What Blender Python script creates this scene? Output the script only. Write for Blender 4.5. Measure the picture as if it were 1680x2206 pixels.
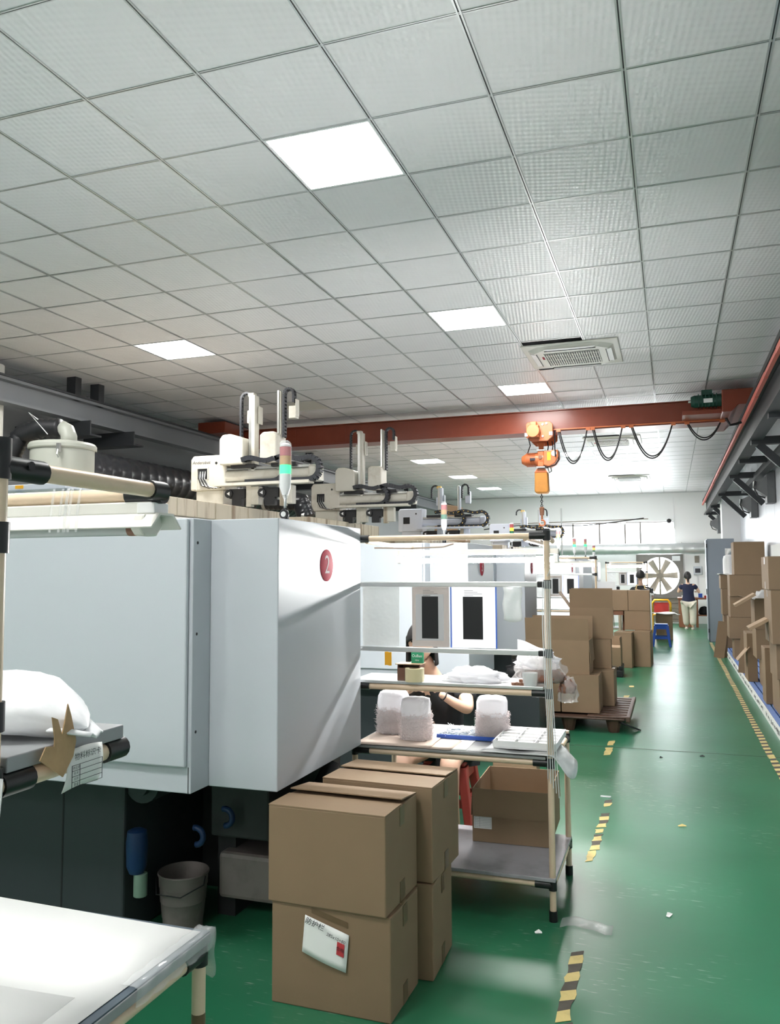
import bpy, bmesh, math, random
from mathutils import Vector, Matrix
random.seed(7)
for o in list(bpy.data.objects):
    bpy.data.objects.remove(o)
SC = bpy.context.scene
COL = SC.collection
PI = math.pi

# ------------------------------------------------------------------ camera
YAW, PITCH, ROLL = .3303, .0713, -.005
cy, sy, cp, sp = math.cos(YAW), math.sin(YAW), math.cos(PITCH), math.sin(PITCH)
fwd = Vector((-sy*cp, cy*cp, sp)); rgt = Vector((cy, sy, 0)); upv = rgt.cross(fwd)
cr, sr = math.cos(ROLL), math.sin(ROLL)
r2 = rgt*cr+upv*sr; u2 = upv*cr-rgt*sr
cam_d = bpy.data.cameras.new('camera'); cam = bpy.data.objects.new('camera', cam_d); COL.objects.link(cam)
cam_d.sensor_fit = 'HORIZONTAL'; cam_d.sensor_width = 36; cam_d.lens = 1760/1680*36
cam_d.clip_start = .05; cam_d.clip_end = 200
m = Matrix((r2, u2, -fwd)).transposed().to_4x4(); m.translation = (0, 0, 1.55)
cam.matrix_world = m
SC.camera = cam

# ------------------------------------------------------------------ world, exposure, light levels
W = bpy.data.worlds.new('daylight'); SC.world = W; W.use_nodes = True
W.node_tree.nodes['Background'].inputs[0].default_value = (.93, .97, 1, 1)
W.node_tree.nodes['Background'].inputs[1].default_value = 6.0
SC.view_settings.view_transform = 'Standard'; SC.view_settings.look = 'None'
SC.view_settings.exposure = 1.85; SC.view_settings.gamma = 1
SC.view_settings.use_curve_mapping = False
PANEL_E = 17.0      # ceiling LED panels
TUBE_E = 120.0       # tubes over the benches

# ------------------------------------------------------------------ helpers
def tag(o, label=None, cat=None, group=None, kind=None):
    if label: o['label'] = label
    if cat: o['category'] = cat
    if group: o['group'] = group
    if kind: o['kind'] = kind
    return o

def thing(name, label, cat, loc=(0, 0, 0), rz=0, group=None):
    o = bpy.data.objects.new(name, None); COL.objects.link(o)
    o.empty_display_size = .05
    o.location = loc; o.rotation_euler = (0, 0, rz)
    return tag(o, label, cat, group)

def rootof(p):
    while p.parent: p = p.parent
    return p

class B:
    """collects geometry; build() links it as one mesh object"""
    def __init__(s): s.v = []; s.f = []; s.mi = []; s.cur = 0
    def add(s, vs, fs):
        b = len(s.v); s.v += [Vector(v) for v in vs]
        for f in fs: s.f.append([b+i for i in f]); s.mi.append(s.cur)
        return s
    def mat(s, i): s.cur = i; return s
    def box(s, x0, x1, y0, y1, z0, z1):
        return s.add([(x0, y0, z0), (x1, y0, z0), (x1, y1, z0), (x0, y1, z0), (x0, y0, z1), (x1, y0, z1), (x1, y1, z1), (x0, y1, z1)],
                     [(0, 3, 2, 1), (4, 5, 6, 7), (0, 1, 5, 4), (1, 2, 6, 5), (2, 3, 7, 6), (3, 0, 4, 7)])
    def cbox(s, c, sz, rot=None):
        b = len(s.v); s.box(-sz[0]/2, sz[0]/2, -sz[1]/2, sz[1]/2, -sz[2]/2, sz[2]/2)
        for i in range(b, len(s.v)):
            v = s.v[i]
            if rot: v = rot @ v
            s.v[i] = v+Vector(c)
        return s
    def bar(s, p0, p1, w, h, up=(0, 0, 1)):
        p0 = Vector(p0); p1 = Vector(p1); d = (p1-p0); L = d.length; d.normalize()
        u = Vector(up)
        if abs(d.dot(u)) > .99: u = Vector((0, 1, 0))
        sd = d.cross(u).normalized(); u = sd.cross(d)
        r = Matrix((sd, d, u)).transposed()
        return s.cbox((p0+p1)/2, (w, L, h), r)
    def cyl(s, p0, p1, r0, r1=None, n=12, caps=True):
        if r1 is None: r1 = r0
        return s.tube([p0, p1], [r0, r1], n, caps)
    def tube(s, path, r, n=8, caps=True):
        path = [Vector(p) for p in path]; k = len(path)
        rs = r if isinstance(r, (list, tuple)) else [r]*k
        b = len(s.v); prev = None
        for i, p in enumerate(path):
            if i == 0: d = path[1]-p
            elif i == k-1: d = p-path[i-1]
            else: d = (path[i+1]-p).normalized()+(p-path[i-1]).normalized()
            if d.length < 1e-9: d = Vector((0, 0, 1))
            d.normalize()
            if prev is None:
                a = Vector((0, 0, 1)) if abs(d.z) < .9 else Vector((1, 0, 0))
                u = d.cross(a).normalized()
            else:
                u = (prev-d*prev.dot(d)).normalized()
            prev = u; w = d.cross(u)
            for j in range(n):
                t = 2*PI*j/n
                s.v.append(p+(u*math.cos(t)+w*math.sin(t))*rs[i])
        for i in range(k-1):
            for j in range(n):
                j2 = (j+1) % n
                s.f.append([b+i*n+j, b+i*n+j2, b+(i+1)*n+j2, b+(i+1)*n+j]); s.mi.append(s.cur)
        if caps:
            s.f.append([b+j for j in range(n)][::-1]); s.mi.append(s.cur)
            s.f.append([b+(k-1)*n+j for j in range(n)]); s.mi.append(s.cur)
        return s
    def prism(s, poly, axis, a, c):
        """poly: 2D points in the two axes other than axis"""
        n = len(poly)
        def mk(p, t):
            if axis == 'x': return (t, p[0], p[1])
            if axis == 'y': return (p[0], t, p[1])
            return (p[0], p[1], t)
        vs = [mk(p, a) for p in poly]+[mk(p, c) for p in poly]
        fs = [list(range(n))[::-1], list(range(n, 2*n))]+[(i, (i+1) % n, n+(i+1) % n, n+i) for i in range(n)]
        return s.add(vs, fs)
    def lathe(s, prof, c, axis='z', n=16):
        b = len(s.v); c = Vector(c)
        for (r, h) in prof:
            for j in range(n):
                t = 2*PI*j/n; q = (r*math.cos(t), r*math.sin(t))
                if axis == 'z': v = (q[0], q[1], h)
                elif axis == 'x': v = (h, q[0], q[1])
                else: v = (q[0], h, q[1])
                s.v.append(c+Vector(v))
        for i in range(len(prof)-1):
            for j in range(n):
                j2 = (j+1) % n
                s.f.append([b+i*n+j, b+i*n+j2, b+(i+1)*n+j2, b+(i+1)*n+j]); s.mi.append(s.cur)
        return s
    def grid(s, fn, nu, nv):
        b = len(s.v)
        for i in range(nu+1):
            for j in range(nv+1): s.v.append(Vector(fn(i/nu, j/nv)))
        for i in range(nu):
            for j in range(nv):
                q = b+i*(nv+1)+j
                s.f.append([q, q+nv+1, q+nv+2, q+1]); s.mi.append(s.cur)
        return s
    def quad(s, a, b_, c, d): return s.add([a, b_, c, d], [(0, 1, 2, 3)])
    def xf(s, M):
        s.v = [M @ v for v in s.v]; return s
    def build(s, name, mats, parent=None, smooth=None, bevel=0, local=False, solid=0, subsurf=0):
        if not isinstance(mats, (list, tuple)): mats = [mats]
        me = bpy.data.meshes.new(name)
        off = Vector((0, 0, 0))
        o = bpy.data.objects.new(name, me); COL.objects.link(o)
        if parent is not None:
            o.parent = parent
            if not local: off = rootof(parent).location
        elif not local:
            lo = Vector([min(v[i] for v in s.v) for i in range(3)]); hi = Vector([max(v[i] for v in s.v) for i in range(3)])
            off = Vector(((lo.x+hi.x)/2, (lo.y+hi.y)/2, lo.z)); o.location = off
        me.from_pydata([tuple(v-off) for v in s.v], [], s.f)
        for mm in mats: me.materials.append(mm)
        me.polygons.foreach_set('material_index', s.mi)
        bm = bmesh.new(); bm.from_mesh(me); bmesh.ops.recalc_face_normals(bm, faces=bm.faces); bm.to_mesh(me); bm.free()
        if smooth is not None:
            me.polygons.foreach_set('use_smooth', [True]*len(me.polygons))
            if smooth > 0: me.set_sharp_from_angle(angle=math.radians(smooth))
        if solid:
            md = o.modifiers.new('solid', 'SOLIDIFY'); md.thickness = solid; md.offset = 0
        if subsurf:
            md = o.modifiers.new('sub', 'SUBSURF'); md.levels = subsurf; md.render_levels = subsurf
        if bevel:
            md = o.modifiers.new('bevel', 'BEVEL'); md.width = bevel; md.segments = 2; md.limit_method = 'ANGLE'
        return o

def copy_tree(o, parent=None):
    c = o.copy(); COL.objects.link(c)
    if parent is not None: c.parent = parent
    for ch in list(o.children): copy_tree(ch, c)
    return c

# ------------------------------------------------------------------ materials
MT = {}
def mat(name, col, rough=.5, metal=0, noise=0, nscale=8, bump=0, bscale=60, emit=0, spec=.5, trans=0, alpha=1, coat=0, dirt=None, dscale=3, damt=.5, stretch=None, sss=0, ior=1.45):
    m = bpy.data.materials.new(name); m.use_nodes = True
    nt = m.node_tree; b = nt.nodes['Principled BSDF']; L = nt.links
    c4 = (col[0], col[1], col[2], 1)
    b.inputs['Base Color'].default_value = c4
    b.inputs['Roughness'].default_value = rough; b.inputs['Metallic'].default_value = metal
    b.inputs['Specular IOR Level'].default_value = spec
    b.inputs['Transmission Weight'].default_value = trans
    b.inputs['IOR'].default_value = ior
    b.inputs['Alpha'].default_value = alpha
    b.inputs['Coat Weight'].default_value = coat
    if emit:
        b.inputs['Emission Color'].default_value = c4; b.inputs['Emission Strength'].default_value = emit
    tc = nt.nodes.new('ShaderNodeTexCoord')
    src = tc.outputs['Object']
    if stretch:
        mp = nt.nodes.new('ShaderNodeMapping'); mp.inputs['Scale'].default_value = stretch
        L.new(src, mp.inputs['Vector']); src = mp.outputs['Vector']
    colout = None
    if noise:
        n = nt.nodes.new('ShaderNodeTexNoise'); n.inputs['Scale'].default_value = nscale; n.inputs['Detail'].default_value = 5
        L.new(src, n.inputs['Vector'])
        mx = nt.nodes.new('ShaderNodeMix'); mx.data_type = 'RGBA'
        mx.inputs[6].default_value = tuple(max(0, c*(1-noise)) for c in col)+(1,)
        mx.inputs[7].default_value = tuple(min(1, c*(1+noise)) for c in col)+(1,)
        L.new(n.outputs['Fac'], mx.inputs[0]); colout = mx.outputs[2]
    if dirt:
        n2 = nt.nodes.new('ShaderNodeTexNoise'); n2.inputs['Scale'].default_value = dscale; n2.inputs['Detail'].default_value = 8; n2.inputs['Roughness'].default_value = .65
        L.new(src, n2.inputs['Vector'])
        rp = nt.nodes.new('ShaderNodeValToRGB'); rp.color_ramp.elements[0].position = .5; rp.color_ramp.elements[1].position = .72
        rp.color_ramp.elements[1].color = (damt, damt, damt, 1)
        L.new(n2.outputs['Fac'], rp.inputs[0])
        mx2 = nt.nodes.new('ShaderNodeMix'); mx2.data_type = 'RGBA'
        if colout: L.new(colout, mx2.inputs[6])
        else: mx2.inputs[6].default_value = c4
        mx2.inputs[7].default_value = tuple(dirt)+(1,)
        L.new(rp.outputs[0], mx2.inputs[0]); colout = mx2.outputs[2]
    if colout: L.new(colout, b.inputs['Base Color'])
    if bump:
        n3 = nt.nodes.new('ShaderNodeTexNoise'); n3.inputs['Scale'].default_value = bscale; n3.inputs['Detail'].default_value = 3
        L.new(src, n3.inputs['Vector'])
        bp = nt.nodes.new('ShaderNodeBump'); bp.inputs['Strength'].default_value = bump; bp.inputs['Distance'].default_value = .01
        L.new(n3.outputs['Fac'], bp.inputs['Height']); L.new(bp.outputs[0], b.inputs['Normal'])
    MT[name] = m
    return m

mat('card', (.25, .168, .100), .75, noise=.10, nscale=5, bump=.05, bscale=40)
mat('card_in', (.40, .285, .185), .8, noise=.08, nscale=5)
mat('card_edge', (.20, .125, .07), .9, noise=.3, nscale=60)
mat('tape_brown', (.155, .10, .055), .3, noise=.15, nscale=12)
mat('tape_clear', (.33, .25, .16), .2, noise=.2, nscale=20)
mat('cream_pipe', (.76, .585, .42), .35, noise=.06, nscale=9, dirt=(.30, .22, .13), dscale=6, damt=.25)
mat('black_joint', (.012, .012, .013), .35, noise=.3, nscale=20)
mat('mach', (.495, .525, .565), .42, noise=.025, nscale=1.2, bump=.02, bscale=180)
mat('mach_lip', (.51, .545, .585), .4, noise=.02, nscale=2)
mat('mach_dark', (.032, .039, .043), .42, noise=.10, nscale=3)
mat('dark', (.02, .02, .022), .5, noise=.3, nscale=8)
mat('rubber', (.012, .012, .014), .45, noise=.2, nscale=10)
mat('duct_black', (.016, .017, .02), .28, noise=.2, nscale=6, bump=.1, bscale=14)
mat('runway', (.032, .035, .039), .5, noise=.15, nscale=3)
mat('runway_lt', (.17, .18, .195), .45, noise=.10, nscale=2)
mat('pink', (.72, .17, .13), .45)
mat('orange', (.20, .038, .017), .3, noise=.14, nscale=1.2, dirt=(.30, .09, .05), dscale=1.8, damt=.3)
mat('hoist_orange', (.52, .145, .05), .4, noise=.12, nscale=8)
mat('bag_yellow', (.46, .20, .04), .7, noise=.2, nscale=14)
mat('white_paint', (.74, .73, .68), .4, noise=.04, nscale=4)
mat('rob_white', (.60, .575, .50), .4, noise=.05, nscale=5, dirt=(.28, .21, .13), dscale=5, damt=.4)
mat('rust_cream', (.50, .44, .34), .55, noise=.08, nscale=6, dirt=(.14, .07, .03), dscale=1.3, damt=.95, stretch=(6, 6, .5))
mat('rob_blue', (.56, .60, .68), .4, noise=.05, nscale=5)
mat('steel', (.55, .55, .53), .3, metal=.85, noise=.12, nscale=6)
mat('alu', (.62, .63, .63), .33, metal=.7, noise=.08, nscale=4)
mat('galv', (.60, .62, .62), .35, metal=.6, noise=.12, nscale=3, bump=.05, bscale=20)
mat('chain', (.022, .024, .03), .4, noise=.3, nscale=30)
mat('wall_white', (.87, .87, .86), .6, noise=.02, nscale=1)
mat('wall_panel', (.62, .64, .69), .35, noise=.02, nscale=1)
mat('wall_grey', (.36, .37, .385), .6, noise=.05, nscale=1)
mat('plastic_white', (.82, .82, .82), .4, noise=.02, nscale=5)
mat('ac_white', (.66, .65, .59), .4, noise=.04, nscale=4)
mat('paper', (.84, .84, .82), .7, noise=.015, nscale=3)
mat('paper_kraft', (.56, .45, .38), .7, noise=.04, nscale=4)
mat('ink', (.02, .02, .03), .7)
mat('ink_black', (.014, .014, .016), .55)
mat('red_label', (.55, .05, .06), .5)
mat('badge', (.42, .045, .07), .7, spec=.1, noise=.08, nscale=20)
mat('badge_print', (.62, .50, .52), .7, spec=.1)
mat('blue', (.02, .085, .42), .35, noise=.08, nscale=6)
mat('blue_pallet', (.16, .26, .55), .45, noise=.12, nscale=5)
mat('blue_edge', (.10, .22, .75), .4)
mat('green_motor', (.007, .055, .038), .4, noise=.15, nscale=10)
mat('shelf_grey', (.30, .31, .32), .4, noise=.08, nscale=5, dirt=(.5, .49, .48), dscale=3, damt=.3)
mat('shelf_lilac', (.40, .39, .42), .35, noise=.05, nscale=3, dirt=(.12, .11, .11), dscale=4, damt=.5)
mat('shelf_edge', (.24, .245, .24), .4, noise=.1, nscale=6)
mat('blue_mat', (.07, .10, .13), .55, noise=.1, nscale=8)
mat('pallet_brown', (.085, .045, .03), .5, noise=.3, nscale=8)
mat('wood', (.22, .085, .04), .45, noise=.25, nscale=6, stretch=(1, 1, .12))
mat('cab_grey', (.30, .335, .385), .4, noise=.05, nscale=3)
mat('lamp_grey', (.13, .135, .14), .4, noise=.15, nscale=8)
mat('fan_metal', (.24, .21, .17), .5, noise=.15, nscale=5)
mat('fan_frame', (.22, .20, .185), .55, noise=.15, nscale=4)
mat('skin', (.62, .39, .28), .5, noise=.06, nscale=20, sss=.1)
mat('hair', (.012, .010, .010), .5, noise=.4, nscale=40)
mat('cloth_black', (.018, .019, .022), .85, noise=.3, nscale=15, bump=.2, bscale=25)
mat('cloth_navy', (.012, .016, .045), .85, noise=.2, nscale=12, bump=.2, bscale=18)
mat('cloth_beige', (.58, .54, .45), .85, noise=.1, nscale=10, bump=.4, bscale=14)
mat('cloth_yellow', (.62, .45, .20), .8)
mat('shoe', (.45, .42, .36), .7)
mat('poly_white', (.80, .81, .83), .35, noise=.03, nscale=6, bump=.7, bscale=13)
mat('stain', (.46, .30, .16), .8, noise=.3, nscale=25, bump=.3, bscale=40)
mat('bundle', (.74, .66, .66), .4, noise=.2, nscale=90, stretch=(1, 1, 3))
mat('copper', (.24, .11, .065), .4, noise=.4, nscale=40)
mat('red', (.42, .035, .03), .4, noise=.1, nscale=6)
mat('red_stool', (.40, .06, .05), .4, noise=.1, nscale=6)
mat('yellow', (.75, .38, .02), .4)
mat('tape_y', (.62, .50, .20), .6, noise=.15, nscale=14, dirt=(.22, .17, .09), dscale=9, damt=.5)
mat('tape_k', (.085, .075, .06), .7, noise=.4, nscale=20)
mat('green_card', (.02, .26, .13), .5)
mat('roll', (.70, .62, .38), .3, noise=.05, nscale=12)
mat('brown_carton', (.16, .075, .05), .5, noise=.2, nscale=10)
mat('bucket', (.19, .165, .155), .5, noise=.12, nscale=6, dirt=(.09, .07, .06), dscale=5, damt=.7)
mat('drum', (.40, .41, .36), .42, noise=.04, nscale=3)
mat('pump_blue', (.007, .028, .09), .45, noise=.2, nscale=8)
mat('pump_green', (.14, .22, .17), .4)
mat('screen', (.05, .05, .06), .2)
mat('orange_cloth', (.75, .22, .05), .6)
mat('led_red', (.55, .12, .13), .25)
mat('led_amber', (.62, .34, .12), .25)
mat('led_green_off', (.03, .22, .12), .25)
mat('amber_on', (1, .45, .05), .4, emit=.5)
mat('green_on', (.02, 1, .26), .4, emit=.5)
mat('dot_red', (1, .12, .05), .4, emit=1)
mat('dot_yellow', (.85, .55, .12), .4)
mat('panel_emit', (1, .99, .97), .4, emit=PANEL_E)
mat('tube_emit', (1, .99, .97), .4, emit=TUBE_E)
mat('tube_off', (.50, .53, .53), .25, noise=.03, nscale=3)

def clear_mat(name, col, mixf, rough=.15):
    m = bpy.data.materials.new(name); m.use_nodes = True; nt = m.node_tree
    b = nt.nodes['Principled BSDF']; b.inputs['Base Color'].default_value = col+(1,); b.inputs['Roughness'].default_value = rough
    tc = nt.nodes.new('ShaderNodeTexCoord'); n3 = nt.nodes.new('ShaderNodeTexNoise'); n3.inputs['Scale'].default_value = 16
    nt.links.new(tc.outputs['Object'], n3.inputs['Vector'])
    bp = nt.nodes.new('ShaderNodeBump'); bp.inputs['Strength'].default_value = .5; bp.inputs['Distance'].default_value = .01
    nt.links.new(n3.outputs['Fac'], bp.inputs['Height']); nt.links.new(bp.outputs[0], b.inputs['Normal'])
    t = nt.nodes.new('ShaderNodeBsdfTransparent'); mx = nt.nodes.new('ShaderNodeMixShader'); mx.inputs[0].default_value = mixf
    nt.links.new(t.outputs[0], mx.inputs[1]); nt.links.new(b.outputs[0], mx.inputs[2])
    nt.links.new(mx.outputs[0], nt.nodes['Material Output'].inputs['Surface'])
    MT[name] = m
clear_mat('film', (.85, .87, .88), .20)
clear_mat('film_thick', (.80, .82, .82), .72)
clear_mat('glass', (.85, .9, .92), .22, .03)
clear_mat('film_brown', (.80, .77, .76), .30)
clear_mat('film_thin', (.85, .87, .88), .12)

def floor_mat():
    m = bpy.data.materials.new('epoxy_green'); m.use_nodes = True; nt = m.node_tree; L = nt.links; N = nt.nodes.new
    b = nt.nodes['Principled BSDF']; tc = N('ShaderNodeTexCoord')
    n1 = N('ShaderNodeTexNoise'); n1.inputs['Scale'].default_value = .9; n1.inputs['Detail'].default_value = 2
    L.new(tc.outputs['Object'], n1.inputs['Vector'])
    cr_ = N('ShaderNodeValToRGB'); e = cr_.color_ramp.elements
    e[0].position = .3; e[0].color = (.014, .125, .058, 1); e[1].position = .7; e[1].color = (.030, .185, .095, 1)
    L.new(n1.outputs['Fac'], cr_.inputs[0])
    # wear scratches, stretched across the aisle
    mp = N('ShaderNodeMapping'); mp.inputs['Scale'].default_value = (1.3, 8, 1); mp.inputs['Rotation'].default_value = (0, 0, .12)
    L.new(tc.outputs['Object'], mp.inputs['Vector'])
    n2 = N('ShaderNodeTexNoise'); n2.inputs['Scale'].default_value = 9; n2.inputs['Detail'].default_value = 3; n2.inputs['Roughness'].default_value = .5
    L.new(mp.outputs[0], n2.inputs['Vector'])
    r2_ = N('ShaderNodeValToRGB'); r2_.color_ramp.elements[0].position = .615; r2_.color_ramp.elements[1].position = .70
    L.new(n2.outputs['Fac'], r2_.inputs[0])
    n5 = N('ShaderNodeTexNoise'); n5.inputs['Scale'].default_value = 1.1; L.new(tc.outputs['Object'], n5.inputs['Vector'])
    r5 = N('ShaderNodeValToRGB'); r5.color_ramp.elements[0].position = .50; r5.color_ramp.elements[1].position = .72
    L.new(n5.outputs['Fac'], r5.inputs[0])
    mu = N('ShaderNodeMath'); mu.operation = 'MULTIPLY'; L.new(r2_.outputs[0], mu.inputs[0]); L.new(r5.outputs[0], mu.inputs[1])
    mu2 = N('ShaderNodeMath'); mu2.operation = 'MULTIPLY'; mu2.inputs[1].default_value = .75; L.new(mu.outputs[0], mu2.inputs[0])
    mx = N('ShaderNodeMix'); mx.data_type = 'RGBA'; L.new(mu2.outputs[0], mx.inputs[0]); L.new(cr_.outputs[0], mx.inputs[6]); mx.inputs[7].default_value = (.62, .66, .60, 1)
    L.new(mx.outputs[2], b.inputs['Base Color'])
    n3 = N('ShaderNodeTexNoise'); n3.inputs['Scale'].default_value = 1.6; n3.inputs['Detail'].default_value = 1.5
    L.new(tc.outputs['Object'], n3.inputs['Vector'])
    mr = N('ShaderNodeMapRange'); mr.inputs[1].default_value = .3; mr.inputs[2].default_value = .7; mr.inputs[3].default_value = .285; mr.inputs[4].default_value = .315
    L.new(n3.outputs['Fac'], mr.inputs[0]); L.new(mr.outputs[0], b.inputs['Roughness'])
    bp = N('ShaderNodeBump'); bp.inputs['Strength'].default_value = .05; bp.inputs['Distance'].default_value = .01
    n4 = N('ShaderNodeTexNoise'); n4.inputs['Scale'].default_value = 9; n4.inputs['Detail'].default_value = 4; L.new(tc.outputs['Object'], n4.inputs['Vector'])
    L.new(n4.outputs['Fac'], bp.inputs['Height']); L.new(bp.outputs[0], b.inputs['Normal'])
    b.inputs['Specular IOR Level'].default_value = .6
    MT['floor'] = m
floor_mat()

def tile_mat():
    m = bpy.data.materials.new('ceiling_tile'); m.use_nodes = True; nt = m.node_tree; L = nt.links; N = nt.nodes.new
    b = nt.nodes['Principled BSDF']; tc = N('ShaderNodeTexCoord'); oi = N('ShaderNodeObjectInfo')
    mp = N('ShaderNodeMapping'); mp.inputs['Rotation'].default_value = (0, 0, .6); mp.inputs['Scale'].default_value = (150, 105, 0)
    L.new(tc.outputs['Object'], mp.inputs['Vector'])
    sx = N('ShaderNodeSeparateXYZ'); L.new(mp.outputs[0], sx.inputs[0])
    s1 = N('ShaderNodeMath'); s1.operation = 'SINE'; L.new(sx.outputs[0], s1.inputs[0])
    s2 = N('ShaderNodeMath'); s2.operation = 'SINE'; L.new(sx.outputs[1], s2.inputs[0])
    mu = N('ShaderNodeMath'); mu.operation = 'MULTIPLY'; L.new(s1.outputs[0], mu.inputs[0]); L.new(s2.outputs[0], mu.inputs[1])
    bp = N('ShaderNodeBump'); bp.inputs['Strength'].default_value = .42; bp.inputs['Distance'].default_value = .0025
    L.new(mu.outputs[0], bp.inputs['Height']); L.new(bp.outputs[0], b.inputs['Normal'])
    n1 = N('ShaderNodeTexNoise'); n1.inputs['Scale'].default_value = 3; n1.inputs['Detail'].default_value = 5; L.new(tc.outputs['Object'], n1.inputs['Vector'])
    ad = N('ShaderNodeMath'); ad.operation = 'MULTIPLY_ADD'; ad.inputs[1].default_value = .5; L.new(oi.outputs['Random'], ad.inputs[0]); 
    hv = N('ShaderNodeMath'); hv.operation = 'MULTIPLY'; hv.inputs[1].default_value = .5; L.new(n1.outputs['Fac'], hv.inputs[0]); L.new(hv.outputs[0], ad.inputs[2])
    mx = N('ShaderNodeMix'); mx.data_type = 'RGBA'; L.new(ad.outputs[0], mx.inputs[0]); mx.inputs[6].default_value = (.75, .735, .75, 1); mx.inputs[7].default_value = (.83, .81, .82, 1)
    L.new(mx.outputs[2], b.inputs['Base Color']); b.inputs['Roughness'].default_value = .38
    MT['tile'] = m
tile_mat()

# ------------------------------------------------------------------ room shell
XL, XR, YF, YB, ZC = -7.3, 1.5, -2.6, 24.85, 3.765
floor = tag(B().box(XL-.2, XR+.2, YF-.2, YB+.6, -.1, 0).build('floor', MT['floor'], local=True), kind='structure')
b = B()
for (yy, x0, x1) in ((7.5, -.85, .95), (7.47, -2.0, -.85), (14.1, -.3, .9)):
    pts = [(x0+(x1-x0)*i/14, yy+random.uniform(-.012, .012), .0008) for i in range(15)]
    b.grid(lambda u, v, pts=pts: (pts[int(round(u*14))][0], pts[int(round(u*14))][1]+(v-.5)*.012, .0012), 14, 1)
b.build('floor_joint', MT['tape_k'], floor, local=True)
tag(B().box(XL-.2, XL, YF-.2, YB, 0, ZC+.3).build('wall_left', MT['wall_grey'], local=True), kind='structure')
tag(B().box(XL-.2, XR+.2, YF-.2, YF, 0, ZC+.3).build('wall_front', MT['wall_white'], local=True), kind='structure')
wr = tag(B().box(XR+.012, XR+.2, YF-.2, YB, 0, ZC+.3).build('wall_right', MT['wall_white'], local=True), kind='structure')
wp = B().box(XR, XR+.012, -.57, .57, 0, ZC).build('wall_panel', MT['wall_panel'], wr, local=True)
for i, yy in enumerate([-2+1.15*k for k in range(23)]):
    if i == 0: wp.location = (0, yy, 0)
    else:
        c = wp.copy(); COL.objects.link(c); c.location = (0, yy, 0)
# back wall with openings for the windows and the fan
FX, FZ, FS = -.31, 1.36, .60
wb = B()
WX0, WX1, WZ0, WZ1 = -3.6, .12, 2.06, 2.93
wb.box(XL-.2, WX0, YB, YB+.2, 0, ZC+.3).box(WX1, XR+.2, YB, YB+.2, WZ0, ZC+.3).box(WX0, WX1, YB, YB+.2, WZ1, ZC+.3)
wb.box(WX0, FX-FS, YB, YB+.2, 0, WZ0).box(FX+FS, XR+.2, YB, YB+.2, 0, WZ0).box(FX-FS, FX+FS, YB, YB+.2, FZ+FS, WZ0).box(FX-FS, FX+FS, YB, YB+.2, 0, FZ-FS)
tag(wb.build('wall_back', MT['wall_white'], local=True), kind='structure')
wn = tag(B().box(WX0, WX1, YB+.09, YB+.11, WZ0, WZ0+.03).box(WX0, WX1, YB+.09, YB+.11, WZ1-.03, WZ1).build('window_1', MT['fan_frame'], local=True), kind='structure')
xs = [WX0, -2.75, -1.98, -1.25, -.82, WX1]
for i in range(5):
    B().box(xs[i]+.02, xs[i+1]-.02, YB+.095, YB+.1, WZ0+.03, WZ1-.03).build('pane', MT['glass'], wn, local=True)
    if i: B().box(xs[i]-.025, xs[i]+.025, YB+.06, YB+.13, WZ0, WZ1).build('mullion', MT['fan_frame'], wn, local=True)
B().prism([(-1.35, WZ1), (-1.22, WZ1), (-1.62, WZ0), (-1.75, WZ0)], 'y', YB+.05, YB+.06).build('hanging_sheet', MT['paper'], wn, local=True)
# columns on the right wall
for k, (y0, y1, x0) in enumerate(((19.9, 20.5, 1.12), (9.0, 9.5, 1.36))):
    tag(B().box(x0, XR, y0, y1, 0, ZC).build('trim_%d' % (k+1), MT['wall_white'], local=True), kind='structure')

# ------------------------------------------------------------------ ceiling
T = .6; GX0, GY0 = -1.3377, 3.0312
ceil = tag(B().box(XL, XR, YF, YB, ZC+.06, ZC+.16).build('ceiling', MT['wall_grey'], local=True), kind='structure')
i0, i1 = -10, 4
j0, j1 = -9, 36
lights = {}
LY = [-9, -4, 1, 6, 11, 16, 21, 26, 31]
for j in LY:
    for i in (-1, -6): lights[(i, j)] = True
lights[(-6, 11)] = False
ac_cells = {}
AC = [(-.89, 8.43), (-.89, 14.43), (-.89, 20.43)]
tiles = []
tm = None
camz = Vector((0, 0, 1.55))
def visible(p):
    d = Vector(p)-camz; z = d.dot(fwd)
    if z < .2: return None
    x = 840+1760*d.dot(rgt)/z; y = 1103-1760*d.dot(upv)/z
    if -150 < x < 1830 and -150 < y < 2300: return z
    return None
rest = B(); restn = 0
for i in range(i0, i1+1):
    for j in range(j0, j1+1):
        if (i, j) in lights: continue
        cx_, cy_ = GX0+(i+.5)*T, GY0+(j+.5)*T
        if any(abs(cx_-a[0]) < .31 and abs(cy_-a[1]) < .31 for a in AC): continue
        hx0, hx1 = max(-T/2+.006, XL-cx_), min(T/2-.006, XR-cx_)
        hy1 = min(T/2-.006, YB-cy_)
        if hx1-hx0 < .05 or hy1 < -.2: continue
        z = visible((cx_, cy_, ZC))
        tiles.append((z if z else 99, cx_, cy_, hx0, hx1, hy1))
tiles.sort()
full = None
for k, (z, cx_, cy_, hx0, hx1, hy1) in enumerate(tiles):
    if k < 300:
        isfull = hx1-hx0 > .58 and hy1 > .29
        if isfull and full is not None:
            o = full.copy(); COL.objects.link(o)
        else:
            o = B().box(hx0, hx1, -T/2+.006, hy1, 0, .012).build('ceiling_tile', MT['tile'], ceil, local=True)
            if isfull: full = o
        o.location = (cx_, cy_, ZC+random.uniform(0, .002)); o.rotation_euler = (random.uniform(-.002, .002), random.uniform(-.002, .002), 0)
    else:
        rest.box(cx_+hx0, cx_+hx1, cy_-T/2+.006, cy_+hy1, ZC, ZC+.012)
tag(rest.build('ceiling_tile_field', MT['tile'], ceil, local=True), kind='stuff')
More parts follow.
